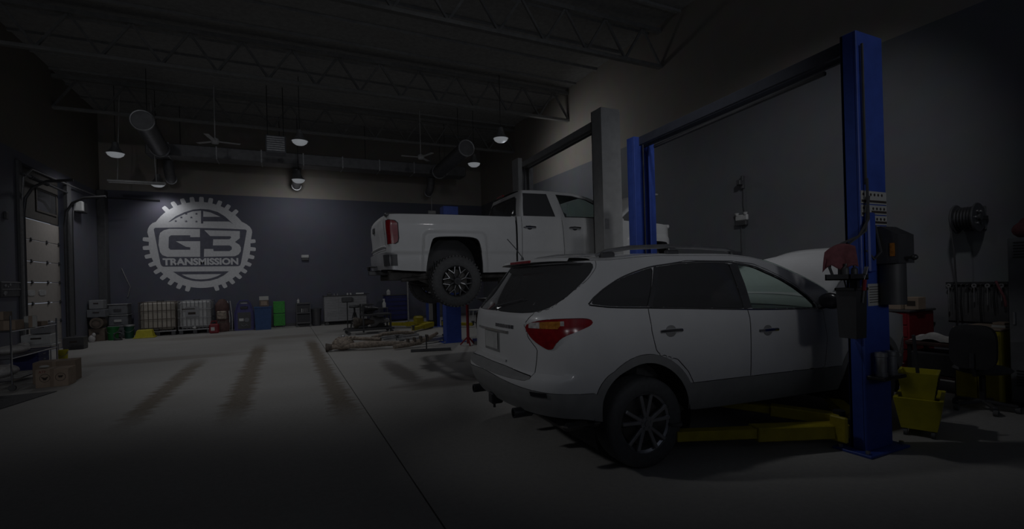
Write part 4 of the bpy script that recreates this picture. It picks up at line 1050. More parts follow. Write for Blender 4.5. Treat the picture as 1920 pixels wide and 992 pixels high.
# ---------------------------------------------------------------- back wall things
YW=20.0
def emergency(x,y,z,label,rz=0):
    t=thing('emergency_light',label,'light',(x,y,z),rz);B(-.14,.14,-.06,0,-.06,.06,.015).build('housing','white_plastic',t)
    B(-.13,.13,-.08,0,-.16,-.065,.01).build('battery_case','black_plastic',t)
    return t
emergency(.81,YB,2.74,'small white emergency light on the back wall right of the gear emblem')
t=thing('wall_box','small pale junction box high on the back wall behind the pickup','box',(6.05,YB,4.68));B(-.17,.17,-.08,0,-.07,.07,.01).build('cover','white_plastic',t);m=MB();m.cyl((0,-.03,.07),(0,-.03,3.0),.015,n=6);m.build('conduit','galv',t)
t=thing('conduit_line','thin conduit bending down the back left wall corner','pipe',(0,0,0));m=MB();m.tube([(-5.05,YB-.03,2.35),(-4.95,YB-.03,2.05),(-4.82,YB-.03,1.7),(-4.90,YB-.03,1.35)],.018,6);m.build('pipe','galv',t)
m=MB();m.tube([(-5.5,YB-.06,4.78),(-3.9,YB-.06,4.76)],.02,6);o=m.build('gas_pipe','dark_metal',None);tag(o,'thin dark pipe high on the back wall left of the gear emblem','pipe')
# liquid totes
def ibc(x,w_,mt,label,frame):
    t=thing('liquid_tote',label,'tank',(x,YW,0))
    b=MB();b.box(.03,w_-.03,.03,.97,.20,1.16,.08);b.build('tank',mt,t)
    m=MB();m.lathe([(.11,0),(.11,.05),(.0,.05)],(w_/2,.5,1.15),'z',16);m.build('fill_cap','black_plastic',t)
    p=B(.0,w_,0,1.0,.13,.17,.004).build('pallet_deck','galv',t,0)
    for k in range(3): B(.02+k*(w_-.16)/2,.14+k*(w_-.16)/2,.0,1.0,.0,.13,.005).build('pallet_foot','black_plastic',p,0)
    for k in range(9):
        xx=.01+(w_-.02)*k/8;m=MB();m.cyl((xx,.005,.17),(xx,.005,1.17),.011,n=6);m.build('cage_bar',frame,t)
    for k in range(4):
        zz=.28+.29*k;m=MB();m.tube([(0,1,zz),(0,0,zz),(w_,0,zz),(w_,1,zz)],.012,6);m.build('cage_rail',frame,t)
    for k in range(4):
        for xx in (0,w_):
            m=MB();m.cyl((xx,.2+.25*k,.17),(xx,.2+.25*k,1.17),.010,n=6);m.build('cage_bar',frame,t)
    m=MB();m.cyl((w_/2,-.06,.22),(w_/2,.05,.22),.04,n=12);m.box(w_/2-.06,w_/2+.02,-.09,-.05,.2,.24,.005);m.build('valve','white_plastic' if mt!='translucent_white' else 'black_plastic',t)
    return t
ibc(-4.42,1.04,'translucent_white','yellowed caged liquid tote under the left of the gear emblem','rust_dark')
t2=ibc(-3.32,.98,'tote_clear','whiter caged liquid tote under the middle of the gear emblem','galv')
B(.22,.62,-.012,.0,.60,.95).build('placard','grey_tool',t2,0);B(.30,.52,-.016,-.01,.68,.76).build('placard_mark','ink',t2,0);B(.12,.5,-.016,-.01,.86,.89).build('placard_line','ink',t2,0)
# yellow tub, buckets
def bucket(x,y,r,h,mt,label,lid=None,grp=None):
    t=thing('bucket',label,'bucket',(x,y,0),group=grp)
    m=MB();m.lathe([(0,.0),(r*.84,0),(r*.98,h*.9),(r*1.05,h*.9),(r*1.05,h),(r*.95,h),(r*.82,.02),(0,.02)],n=24);m.build('pail',mt,t)
    m=MB();m.tube([(r*1.06*math.cos(a),-.02-.12*math.sin(a)*0,h*.85-(h*.35)*math.sin(a)) for a in [math.pi*i/12 for i in range(13)]],.006,5);m.v=[(a,b-r*.75*math.sin(math.acos(max(-1,min(1,a/(r*1.06))))),c) for a,b,c in m.v];m.build('bail_handle','galv',t)
    if lid:
        m=MB();m.lathe([(0,h+.02),(r*1.0,h+.02),(r*1.07,h+.005),(r*1.07,h-.03),(0,h-.02)],n=24);m.build('lid',lid,t)
    return t
bucket(-4.98,19.5,.155,.42,'green_plastic','bright green bucket standing before the grey storage bins')
bucket(-4.62,19.75,.14,.43,'green_dark','dark green bucket with pale lid beside the yellow tub','galv')
t=thing('plastic_tub','upturned yellow plastic tub in front of the yellowed tote','tub',(-4.17,19.62,0))
m=MB();P=[(-.26,-.17),(.26,-.17),(.26,.17),(-.26,.17)];Q=[(-.20,-.12),(.20,-.12),(.20,.12),(-.20,.12)]
m.add([(a,b,0) for a,b in P]+[(a,b,.25) for a,b in Q]+[(a,b,.27) for a,b in [(x*.9,y*.85) for x,y in Q]],[(0,1,5,4),(1,2,6,5),(2,3,7,6),(3,0,4,7),(4,5,9,8),(5,6,10,9),(6,7,11,10),(7,4,8,11),(8,9,10,11)]);m.build('shell','yellow_plastic',t,0)
B(-.29,.29,-.20,.20,0,.035,.008).build('rim','yellow_plastic',t)
# storage bins / stack at the left of the back wall
t=thing('storage_bin_tower','grey plastic bin tower in the back left corner','bin',(-4.98,20.02,0))
for k in range(3):
    b=B(-.26,.26,0,.5,.06+.36*k,.40+.36*k,.03).build('bin',('grey_plastic'),t)
    B(-.28,.28,-.02,.52,.385+.36*k,.42+.36*k,.01).build('lid','galv',b);B(-.10,.10,-.03,0,.18+.36*k,.26+.36*k,.008).build('pull_handle','white_plastic' if k==1 else 'black_plastic',b)
for k in range(4):
    m=MB();m.cyl((-.22+.44*(k%2),.06+.36*(k//2),0),(-.22+.44*(k%2),.06+.36*(k//2),.07),.03,n=10);m.build('foot','black_plastic',t)
def crate(name,x,y,z,w_,d,h,mt,label,cat,lid=None,extra=None,rz=0):
    t=thing(name,label,cat,(x,y,z),rz);B(-w_/2,w_/2,-d/2,d/2,0,h,.012).build('body',mt,t)
    if lid: B(-w_/2-.012,w_/2+.012,-d/2-.012,d/2+.012,h-.035,h+.012,.006).build('lid',lid,t)
    B(-w_*.18,w_*.18,-d/2-.008,-d/2,h*.55,h*.7,.004).build('hand_grip','ink',t,0)
    return t
crate('cardboard_box',-5.37,19.6,0,.40,.4,.40,'brown_box','lower brown box of the corner stack by the jamb','box')
t=thing('drum','small rusty drum lying on the lower brown box','drum',(-5.36,19.55,.40))
m=MB();m.lathe([(0,-.2),(.17,-.2),(.175,-.17),(.17,-.16),(.17,.16),(.175,.17),(.17,.2),(0,.2)],(0,0,.175),'y',24);m.build('shell','brown_box',t)
m=MB();m.lathe([(.10,-.212),(.12,-.212),(.12,-.2),(.10,-.2)],(0,0,.175),'y',20);m.build('end_ring','rust_dark',t)
crate('plastic_case',-5.36,19.55,.76,.46,.4,.24,'grey_plastic','grey case lying on the small rusty drum','case')
crate('plastic_case',-5.38,19.62,1.02,.36,.36,.28,'grey_tool','paler case at the very top of the corner stack','case')
m=MB();m.ell((0,0,.10),(.09,.08,.12),12,8);m.ell((.05,0,.22),(.05,.05,.07),10,6);o=m.build('plastic_bag','white_cloth',None,60,(-5.42,19.15,0));tag(o,'crumpled white plastic bag by the corner stack','bag')
t=thing('spray_pump','black coil of hose standing between the two green buckets','hose',(-4.80,19.30,0))
for k in range(3):
    m=MB();m.tube([(.11*math.cos(a),.03*k-.03,.14+.11*math.sin(a)) for a in [2*math.pi*i/20 for i in range(20)]],.016,6,True);m.build('coil','black_plastic',t)
B(-.10,.10,-.08,.06,0,.03,.006).build('stand','dark_metal',t)
# engine parts pile, red can
t=thing('transmission_unit','maroon and grey transmission standing on end right of the whiter tote','transmission',(-2.02,20.25,0))
m=MB();m.lathe([(0,0),(.20,0),(.24,.06),(.24,.30),(.20,.36),(.21,.72),(.23,.78),(.22,.98),(.15,1.08),(.10,1.16),(0,1.18)],n=20);m.build('housing','maroon',t,50)
for k in range(5):
    m=MB();m.tube([(.205*math.cos(a),.205*math.sin(a),.22+.13*k) for a in [2*math.pi*i/24 for i in range(24)]],.016,6,True);m.build('rib','rust_dark',t)
B(-.15,.15,-.26,-.14,.45,.75,.03).build('valve_cover','rust',t)
for x in (.22,.30):
    m=MB();m.tube([(x,-.05,.02),(x+.01,-.03,.5),(x-.05,0,1.1)],.02,7);m.build('leaning_tube','galv',t)
t=thing('gas_can','red jerry can in front of the whiter tote corner','can',(-2.22,19.7,0))
B(-.15,.15,-.10,.10,0,.33,.04).build('body','red_paint',t);m=MB();m.tube([(-.10,0,.33),(-.08,0,.42),(.06,0,.42),(.08,0,.33)],.018,6);m.build('handle','red_paint',t);m=MB();m.cyl((.11,0,.32),(.16,0,.44),.025,.015,10);m.build('spout','black_plastic',t);B(-.09,.02,-.105,-.099,.10,.22).build('label_patch','white_plastic',t,0)
# generator / washer cabinet
t=thing('pressure_washer','indigo moulded shop machine with a black open front','machine',(-1.32,20.15,0))
m=MB();m.prism([(-.29,0),(.29,0),(.29,.62),(.20,.95),(-.20,.95),(-.29,.62)],'y',0,.5);m.build('shell','indigo',t,0)
B(-.21,.21,-.012,.0,.06,.66).build('front_recess','black_plastic',t,0)
for sd in (-1,1):
    m=MB();m.tube([(sd*.30,-.01,.02),(sd*.30,-.01,.62),(sd*.20,-.01,.98),(sd*.11,-.01,1.10)],.022,7);m.build('frame_tube','indigo',t)
m=MB();m.tube([(-.12,-.01,1.09),(.12,-.01,1.09)],.022,7);m.build('handle_bar','indigo',t)
B(-.12,.12,-.03,.0,.78,.88,.01).build('control_panel','black_gloss',t);B(-.10,.10,-.035,-.028,.98,1.01).build('top_bar','galv',t)
m=MB();m.cyl((.08,-.03,.38),(.08,-.01,.38),.08,n=16);m.build('gauge','grey_plastic',t);B(-.17,-.02,-.025,-.010,.34,.44,.01).build('data_plate','white_plastic',t)
m=MB();m.tube([(-.1,-.02,.2),(-.02,-.03,.15),(.06,-.02,.2),(.13,-.03,.15)],.014,6);m.build('hose','grey_plastic',t)
# blue drum bin + carton on top, green panel
t=thing('waste_bin','mid blue square waste bin with a small carton on its lid','bin',(-.70,20.05,0))
m=MB();m.add([(-.25,-.22,0),(.25,-.22,0),(.25,.22,0),(-.25,.22,0),(-.28,-.25,.82),(.28,-.25,.82),(.28,.25,.82),(-.28,.25,.82)],[(0,3,2,1),(0,1,5,4),(1,2,6,5),(2,3,7,6),(3,0,4,7),(4,5,6,7)]);m.build('body','blue_mid',t,0)
B(-.295,.295,-.265,.265,.80,.845,.012).build('rim','blue_mid',t)
t=thing('carton','small brown carton with white flap on the blue waste bin','box',(-.66,20.05,.846))
B(-.15,.15,-.12,.12,0,.24,.004).build('box','brown_box',t);B(-.152,.152,-.125,-.12,.24,.38).build('flap','paper',t,0);B(-.10,.10,-.124,-.12,.05,.20).build('print','cardboard',t,0)
t=thing('pallet_panel','bright green plastic panel leaning on the back wall','panel',(-.17,20.6,0))
for k in range(2):
    B(-.20,.20,-.04,.04,.06+.48*k,.52+.48*k,.01).build('board','green_bright',t)
    for x in (-.17,.17):
        for z in (.10,.48): B(x-.03,x+.03,-.055,-.03,z+.48*k-.03,z+.48*k+.03,.006).build('corner_lug','green_bright',t)
B(-.17,-.12,-.04,.04,0,.07).build('foot','dark_metal',t);B(.12,.17,-.04,.04,0,.07).build('foot','dark_metal',t)
# black cart, bin, tool chest
t=thing('tool_cart','black two-deck tool cart with a bottle on it','tool cart',(.67,20.3,0))
for z in (.12,.50,.86): B(-.26,.26,-.22,.22,z,z+.06,.01).build('tray','black_plastic',t)
for x in (-.24,.24):
    for y in (-.2,.2):
        B(x-.018,x+.018,y-.018,y+.018,.08,.92).build('post','black_plastic',t,0);m=MB();m.lathe([(0,-.015),(.045,-.015),(.045,.015),(0,.015)],(x,y,.045),'y',14);m.build('caster','rubber',t)
B(-.23,.23,-.18,.20,.18,.48,.01).build('lower_drawer','black_gloss',t);B(-.23,.23,-.18,.20,.56,.84,.01).build('upper_drawer','black_gloss',t)
for k in range(4):
    m=MB();m.cyl((-.06+.06*k,-.225,.56),(-.06+.06*k,-.225,.70),.014,n=8);m.build('spray_can','galv' if k else 'white_plastic',t)
t=thing('bottle','small white bottle standing on the black tool cart','bottle',(.50,20.25,.921));m=MB();m.lathe([(0,0),(.045,0),(.045,.10),(.018,.13),(.018,.16),(0,.16)],n=14);m.build('body','white_plastic',t);m=MB();m.lathe([(.022,.155),(.022,.18),(0,.18)],n=12);m.build('cap','galv',t)
t=thing('trash_bin','black rubber bin between the black cart and the tool chest','bin',(1.13,20.3,0));m=MB();m.lathe([(0,0),(.15,0),(.19,.62),(.205,.62),(.205,.66),(.18,.66),(.14,.02),(0,.02)],n=22);m.build('body','black_plastic',t);m=MB();m.lathe([(0,.70),(.12,.69),(.2,.665),(.0,.66)],n=22);m.build('lid','black_plastic',t)
t=thing('tool_chest','wide silver grey rolling tool chest with rows of drawers','tool chest',(2.21,20.3,0))
B(-.80,.80,-.26,.30,.14,1.12,.01).build('body','grey_tool',t);B(-.82,.82,-.28,.32,1.12,1.16,.008).build('top_mat','black_plastic',t)
for c_,(x0,x1) in enumerate(((-.79,-.28),(-.27,.26),(.27,.79))):
    for k in range(9):
        z0=.16+.105*k;d=B(x0,x1,-.275,-.258,z0,z0+.098,.004).build('drawer','grey_tool',t,0);B(x0+.02,x1-.02,-.292,-.275,z0+.078,z0+.092,.003).build('drawer_pull','galv',d,0)
for x in (-.7,.7):
    for y in (-.18,.22):
        m=MB();m.lathe([(0,-.025),(.065,-.025),(.065,.025),(0,.025)],(x,y,.065),'y',14);m.build('caster','rubber',t)
B(.02,.30,-.30,-.285,.88,1.04,.006).build('hanging_pouch','black_plastic',t)
for i,(x,w_,h,mt,nm,lb,ct) in enumerate(((1.62,.16,.09,'black_plastic','drill_case','black drill case on the left end of the tool chest','case'),(1.80,.06,.08,'galv','socket_can','left small metal can on the tool chest','can'),(1.92,.06,.08,'galv','socket_can','right small metal can of the left pair on the tool chest','can'),(2.30,.07,.09,'white_plastic','glue_jar','left white jar in the middle of the tool chest','jar'),(2.42,.07,.09,'white_plastic','glue_jar','right white jar in the middle of the tool chest','jar'))):
    t=thing(nm,lb,ct,(x,20.15,1.16))
    if 'case' in nm: B(-w_/2,w_/2,-.1,.1,0,h,.015).build('shell',mt,t);m=MB();m.tube([(-.04,0,h-.005),(-.04,0,h+.03),(.04,0,h+.03),(.04,0,h-.005)],.008,6);m.build('handle','dark_metal',t)
    else:
        m=MB();m.lathe([(0,0),(w_/2,0),(w_/2,h*.8),(w_/2*.85,h*.82),(0,h*.82)],n=14);m.build('body',mt,t);m=MB();m.lathe([(w_/2*.9,h*.8),(w_/2*.9,h),(0,h)],n=14);m.build('lid','grey_plastic',t)
t=thing('grease_gun','pale grease gun lying on the right end of the tool chest','tool',(2.62,20.15,1.16),-.15);m=MB();m.cyl((0,0,.035),(.30,0,.035),.032,n=12);m.build('barrel','white_plastic',t);m=MB();m.tube([(.3,0,.035),(.42,.02,.03),(.52,0,.02)],.010,6);m.build('spout','dark_metal',t);m=MB();m.bar((.02,0,.05),(.2,0,.09),.02,.012);m.build('lever','dark_metal',t)
# stool and black engine stand in front
t=thing('shop_stool','black backless stool before the grey tool chest','stool',(2.15,17.0,0));m=MB();m.lathe([(0,.78),(.17,.78),(.19,.82),(.17,.86),(0,.87)],n=20);m.build('seat','black_plastic',t)
m=MB();m.cyl((0,0,.4),(0,0,.78),.03,n=10);m.build('gas_column','dark_metal',t);m=MB();m.tube([(.16*math.cos(a),.16*math.sin(a),.40) for a in [2*math.pi*i/20 for i in range(20)]],.012,6,True);m.build('foot_ring','galv',t)
for k in range(4):
    a=math.pi/4+math.pi*k/2;m=MB();m.cyl((.04*math.cos(a),.04*math.sin(a),.62),(.22*math.cos(a),.22*math.sin(a),0),.014,n=8);m.build('leg','dark_metal',t)
t=thing('stool_back','black tractor seat on a post behind the black stool','seat',(1.98,17.55,0))
m=MB();m.box(-.18,.18,-.03,.03,.95,1.14,.03);m.build('pad','black_plastic',t);m=MB();m.cyl((0,0,.0),(0,0,.98),.018,n=8);m.build('post','dark_metal',t);m=MB();m.lathe([(0,0),(.16,0),(.15,.03),(0,.04)],n=18);m.build('foot','dark_metal',t)
t=thing('engine_stand','low black rolling frame loaded with transmission parts','engine stand',(2.45,15.9,0))
for y in (-.35,.35): B(-.72,.72,y-.03,y+.03,.12,.18,.006).build('side_beam','black_plastic',t)
for x in (-.68,0,.66): B(x-.03,x+.03,-.35,.35,.12,.18,.006).build('cross_beam','black_plastic',t)
for x in (-.22,.62):
    for y in (-.3,.3): B(x-.025,x+.025,y-.025,y+.025,.06,.62 if x>0 else .93,.004).build('upright','black_plastic',t)
B(-.25,.65,-.33,.33,.56,.62,.01).build('shelf_tray','black_plastic',t);B(-.25,.1,-.33,-.27,.90,.95,.01).build('top_bar','black_plastic',t)
for x in (-.66,.64):
    for y in (-.34,.34):
        m=MB();m.lathe([(0,-.025),(.055,-.025),(.055,.025),(0,.025)],(x,y,.055),'y',14);m.build('caster','rubber',t)
def gearbox(x,y,z,s,mt,label,rz=0):
    t=thing('gearbox',label,'gearbox',(x,y,z),rz)
    m=MB();m.lathe([(0,0),(.17*s,0),(.18*s,.05*s),(.15*s,.16*s),(.12*s,.2*s),(.11*s,.42*s),(.08*s,.5*s),(.05*s,.62*s),(0,.62*s)],(0,0,.18*s),'x',18);m.build('case',mt,t,45)
    B(.12*s,.42*s,-.10*s,.10*s,0,.10*s,.02).build('oil_pan','dark_metal',t)
    for k in range(6):
        a=2*math.pi*k/6;m=MB();m.cyl((-.015*s,.15*s*math.cos(a),.18*s+.15*s*math.sin(a)),(.02*s,.15*s*math.cos(a),.18*s+.15*s*math.sin(a)),.015*s,n=6);m.build('bolt','galv',t)
    for k in range(3):
        m=MB();m.tube([((.2+.08*k)*s,.122*s*math.cos(a),.18*s+.122*s*math.sin(a)) for a in [2*math.pi*i/18 for i in range(18)]],.008*s,5,True);m.build('rib',mt,t)
    return t
gearbox(1.95,15.75,.185,1.0,'rust_dark','dark oily gearbox on the left of the low black frame');gearbox(2.55,15.95,.185,1.0,'galv','pale gearbox on the right of the low black frame',.4);gearbox(2.25,15.9,.625,.8,'dark_metal','small black gearbox on the upper tray of the black frame',.1)
t=thing('spray_bottle','white spray bottle on the rolling blue cabinet side','bottle',(3.62,19.6,0.62));m=MB();m.lathe([(0,0),(.07,0),(.075,.16),(.03,.24),(.03,.28),(0,.28)],n=16);m.build('body','white_plastic',t);B(-.05,.03,-.02,.02,.28,.34,.008).build('trigger_head','white_plastic',t)
t=thing('side_table','small black stand under the white spray bottle','stand',(3.55,19.65,0))
B(-.2,.2,-.2,.2,.58,.62,.006).build('top','black_plastic',t)
for x in (-.17,.17):
    for y in (-.17,.17): B(x-.015,x+.015,y-.015,y+.015,0,.58).build('leg','black_plastic',t,0)
t=thing('tool_cabinet','dark navy tool cabinet against the back wall behind the raised pickup','tool cabinet',(4.25,20.3,0))
B(-.48,.48,-.28,.30,.06,1.06,.012).build('body','blue_navy',t);B(-.50,.50,-.30,.32,1.06,1.10,.008).build('top','black_plastic',t)
for k in range(5): d=B(-.45,.45,-.295,-.278,.10+.185*k,.27+.185*k,.004).build('drawer','blue_navy',t,0);B(-.4,.4,-.305,-.295,.24+.185*k,.258+.185*k,.003).build('drawer_pull','dark_metal',d,0)
for x in (-.4,.4): B(x-.04,x+.04,-.2,.2,0,.06).build('foot','black_plastic',t,0)
t=thing('cleaner_jug','pale jug with papers on the navy tool cabinet','jug',(3.92,20.2,1.10));m=MB();m.lathe([(0,0),(.08,0),(.085,.14),(.04,.2),(.03,.22),(0,.22)],n=16);m.build('body','white_plastic',t);m=MB();m.lathe([(.034,.215),(.034,.25),(0,.25)],n=12);m.build('cap','grey_plastic',t)
t=thing('steel_pole','grey upright pole beside the navy tool cabinet','pole',(4.44,19.0,0));m=MB();m.cyl((0,0,.02),(0,0,1.75),.035,n=12);m.build('shaft','galv',t);m=MB();m.lathe([(0,0),(.16,0),(.14,.025),(0,.03)],n=16);m.build('foot_plate','dark_metal',t)
for (x,y,rz,lb) in ((5.5,18.8,.2,'white step stool standing far behind the lifts'),):
    t=thing('step_stool',lb,'stool',(6.5,17.0,0),rz);B(-.2,.2,-.15,.15,.46,.50,.01).build('seat','white_plastic',t)
    for sx in (-1,1):
        for sy in (-1,1):
            m=MB();m.bar((sx*.16,sy*.12,.47),(sx*.24,sy*.2,0),.035,.03,.004);m.build('leg','white_plastic',t)
# red pole jack, black stand, floor jack
t=thing('jack_stand','tall red under-hoist stand in front of the rear blue lift','jack stand',(4.04,11.1,0))
m=MB();m.cyl((0,0,.05),(0,0,1.2),.035,n=12);m.build('outer_tube','red_paint',t);m=MB();m.cyl((0,0,1.2),(0,0,1.60),.022,n=10);m.build('screw_rod','steel',t)
for k in range(3):
    a=2*math.pi*k/3+.4;m=MB();m.bar((0,0,.22),(.2*math.cos(a),.2*math.sin(a),.02),.03,.03);m.build('leg','red_paint',t)
m=MB();m.lathe([(0,1.6),(.06,1.6),(.07,1.63),(0,1.63)],n=14);m.build('saddle','dark_metal',t)
t=thing('oil_drain','black upright oil drain stand behind the rear of the silver vehicle','drain',(4.72,11.6,0))
m=MB();m.cyl((0,0,.05),(0,0,1.0),.045,n=12);m.build('tube','black_plastic',t);m=MB();m.lathe([(.04,.98),(.05,1.0),(.22,1.10),(.23,1.12),(.2,1.11),(0,1.0)],n=20);m.build('funnel','black_plastic',t);m=MB();m.lathe([(0,0),(.2,0),(.2,.12),(.16,.2),(0,.22)],n=20);m.build('tank','black_plastic',t)
t=thing('floor_jack','dark blue floor jack lying between the red stand and the drain','floor jack',(4.22,11.25,0),-.25)
B(0,.52,-.12,-.08,.04,.13,.01).build('side_plate','blue_navy',t);B(0,.52,.08,.12,.04,.13,.01).build('side_plate','blue_navy',t);m=MB();m.bar((.1,0,.09),(.46,0,.13),.08,.05,.01);m.build('lift_arm','dark_metal',t);m=MB();m.lathe([(0,.14),(.06,.14),(.065,.165),(0,.165)],(.46,0,0),'z',14);m.build('saddle','dark_metal',t)
for x in (.06,.46):
    for y in (-.14,.14): m=MB();m.lathe([(0,-.02),(.045,-.02),(.045,.02),(0,.02)],(x,y,.045),'y',12);m.build('wheel','rubber',t)
# driveline / axle parts on the floor
t=thing('rear_axle_assembly','rusty rear axle assembly lying on the concrete left of the pickup','axle',(1.75,11.9,0),-.30)
m=MB();m.tube([(-.80,.0,.10),(-.35,0,.115),(.0,.0,.13),(.45,.05,.12),(.95,.12,.10)],[.06,.062,.09,.062,.05],12);m.build('axle_tube','rust',t,60)
m=MB();m.ell((-.55,.12,.16),(.26,.20,.155),16,10);m.build('differential','rust',t,60)
for k in range(5): m=MB();m.cyl((-.7+.09*k,.05,.27),(-.66+.09*k,.20,.30),.028,n=8);m.build('lug','rust',t)
m=MB();m.cyl((-.92,-.02,.10),(-.78,0,.10),.10,.07,16);m.build('hub','rust_dark',t)
t=thing('drive_shaft','grey drive shaft leaning across the rusty axle','drive shaft',(1.75,12.2,0),0)
m=MB();m.cyl((-.40,.45,.24),(.35,-.25,.22),.045,n=14);m.build('tube','rust',t);m=MB();m.ell((-.43,.48,.245),(.075,.075,.075),12,8);m.build('yoke','galv',t)
t=thing('exhaust_section','dark bent exhaust section beside the rusty axle','exhaust',(2.85,11.55,0),.1)
m=MB();m.tube([(-.55,-.05,.07),(-.2,0,.09),(.1,.05,.12),(.4,.08,.20),(.62,.10,.30)],[.05,.06,.07,.055,.035],12);m.build('pipe','rust',t,60)
for k in range(4): m=MB();m.box(-.2+.16*k,-.15+.16*k,-.03,.09,.13,.23+.02*k,.01);m.build('bracket','rust_dark',t)
t=thing('suspension_arm','bare metal suspension arms heaped left of the rear blue lift','suspension arm',(2.6,13.6,0),.15)
m=MB();m.tube([(-.45,0,.10),(-.1,.1,.16),(.3,.05,.18),(.75,.0,.14)],.05,10);m.build('arm_tube','rust',t,60);m=MB();m.bar((-.2,-.2,.06),(.8,-.25,.10),.07,.06,.01);m.build('link_bar','galv',t);m=MB();m.bar((-.3,.2,.05),(.7,.3,.08),.06,.05,.01);m.build('link_bar','galv',t)
t=thing('creeper_bar','flat dark steel bar with an upright pin on the floor','bar',(3.0,10.72,0),-.30);m=MB();m.box(-.45,.45,-.04,.04,0,.06,.006);m.build('bar','dark_metal',t);m=MB();m.cyl((-.10,0,.05),(-.10,0,.36),.014,n=8);m.build('pin','dark_metal',t)
t=thing('ramp_frame','low grey metal frame on the floor by the rear blue lift','frame',(3.2,14.4,0),-.1)
for y in (-.15,.15): B(-.5,.42,y-.02,y+.02,.02,.06).build('rail','galv',t,0)
for x in (-.48,-.05,.4): B(x-.02,x+.02,-.15,.15,.0,.03).build('crossbar','galv',t,0)
# ---------------------------------------------------------------- near column: bin, rag, tools
t=thing('tool_bin','tall black plastic bin hung on the near blue column','bin',(4.345,2.455,1.0))
m=MB();m.add([(-.07,-.07,0),(.07,-.07,0),(.07,.07,0),(-.07,.07,0),(-.08,-.08,.42),(.08,-.08,.42),(.08,.08,.42),(-.08,.08,.42)],[(0,3,2,1),(0,1,5,4),(1,2,6,5),(2,3,7,6),(3,0,4,7)]);m.build('body','bin_black',t,0)
for a,b,c,d in ((-.088,.088,-.088,-.07),(-.088,.088,.07,.088),(-.088,-.07,-.088,.088),(.07,.088,-.088,.088)): B(a,b,c,d,.40,.425,.004).build('rim','bin_black',t)
t=thing('tool_tray','dark steel tray of oily tools above the black bin','tray',(4.30,2.47,1.49))
B(-.12,.14,-.10,.10,0,.012).build('base','dark_metal',t,0)
for a,b,c,d in ((-.12,.14,-.10,-.09),(-.12,.14,.09,.10),(-.12,-.11,-.10,.10)): B(a,b,c,d,.0,.05).build('lip','dark_metal',t,0)
B(.10,.145,-.03,.03,-.09,.012).build('bracket','dark_metal',t,0)
for i,(x,y,r,h,lb) in enumerate(((-.07,-.04,.025,.11,'left dark bottle standing in the column tool tray'),(.0,.03,.03,.13,'middle dark bottle standing in the column tool tray'),(.07,-.03,.025,.10,'right dark bottle standing in the column tool tray'))):
    b=thing('oil_bottle',lb,'bottle',(4.30+x,2.47+y,1.512));m=MB();m.lathe([(0,0),(r,0),(r,h*.7),(r*.4,h*.85),(r*.4,h),(0,h)],n=12);m.build('body','black_plastic',b);m=MB();m.lathe([(r*.5,h*.92),(r*.5,h*1.05),(0,h*1.05)],n=10);m.build('cap','dark_metal',b)
t=thing('wrench','bright steel wrench sticking out of the black bin','wrench',(4.34,2.40,1.30));m=MB();m.bar((0,0,0),(.05,-.03,.24),.022,.008,.002);m.build('shank','steel',t);m=MB();m.bar((.048,-.029,.23),(.062,-.037,.30),.045,.012,.004);m.build('jaw','steel',t)
t=thing('screwdriver','red handled screwdriver lying on the black bin edge','screwdriver',(4.33,2.36,1.30));m=MB();m.cyl((0,0,0),(.02,-.0,.10),.006,n=6);m.build('shaft','steel',t);m=MB();m.cyl((.02,0,.10),(.035,0,.19),.016,n=8);m.build('handle','red_paint',t)
# red shop rag over the hoses
m=MB();n=12
for i in range(n+1):
    for j in range(n+1):
        u_,v_=i/n,j/n;x=-.125+.25*u_
        top=.085+.03*math.sin(math.pi*u_)-.04*(1-u_)**3;bot=-.075-.05*max(0,1-u_*4)+.02*math.sin(9*u_)-.02*u_
        m.v.append((x*(.85+.15*v_),.022*math.sin(11*u_+1.5*v_)*v_+.01*math.sin(23*u_)*v_,top+(bot-top)*v_))
for i in range(n):
    for j in range(n): a=i*(n+1)+j;m.f.append((a,a+1,a+n+2,a+n+1))
o=m.build('shop_rag','red_cloth',None,60,(4.20,2.455,1.685),math.radians(-60));md=o.modifiers.new('t','SOLIDIFY');md.thickness=.006;tag(o,'dull red shop rag draped beside the near blue column','rag')
# ---------------------------------------------------------------- right wall things
t=thing('hose_reel','black hose reel mounted on the right wall','hose reel',(8.45,3.18,2.22))
B(-.03,0,-.12,.12,-.16,.16,.01).build('wall_plate','black_plastic',t)
for yy in (-.11,.11):
    m=MB();m.lathe([(.05,yy-.012),(.185,yy-.012),(.195,yy),(.185,yy+.012),(.05,yy+.012)],(-.22,0,0),'y',28);m.build('flange','black_plastic',t)
    m=MB();m.bar((-.03,yy*1.25,0),(-.22,yy*1.25,0),.05,.02,.004,up=(0,1,0));m.build('bracket_arm','dark_metal',t)
for k in range(6):
    m=MB();yy=-.085+.034*k;m.tube([(-.22+.135*math.cos(a),yy,.135*math.sin(a)) for a in [2*math.pi*i/24 for i in range(24)]],.017,6,True);m.build('hose_turn','dark_metal',t)
m=MB();m.cyl((-.22,-.15,0),(-.22,.15,0),.045,n=14);m.build('hub','black_plastic',t)
for k in range(6):
    a=2*math.pi*k/6;m=MB();m.cyl((-.22+.09*math.cos(a),-.135,.09*math.sin(a)),(-.22+.09*math.cos(a),-.12,.09*math.sin(a)),.016,n=8);m.build('flange_bolt','steel',t)
B(-.30,-.2,.12,.16,-.02,.03,.005).build('guide','black_plastic',t)
m=MB();m.tube([(-.36,.10,.0),(-.37,.12,-.1),(-.34,.10,-.4),(-.30,.10,-.9),(-.28,.10,-1.40)],.010,6);m.build('hanging_hose','black_plastic',t)
t=thing('tool_rack','dark wall rail with hanging wrenches and chains under the hose reel','tool rack',(8.45,3.18,1.35))
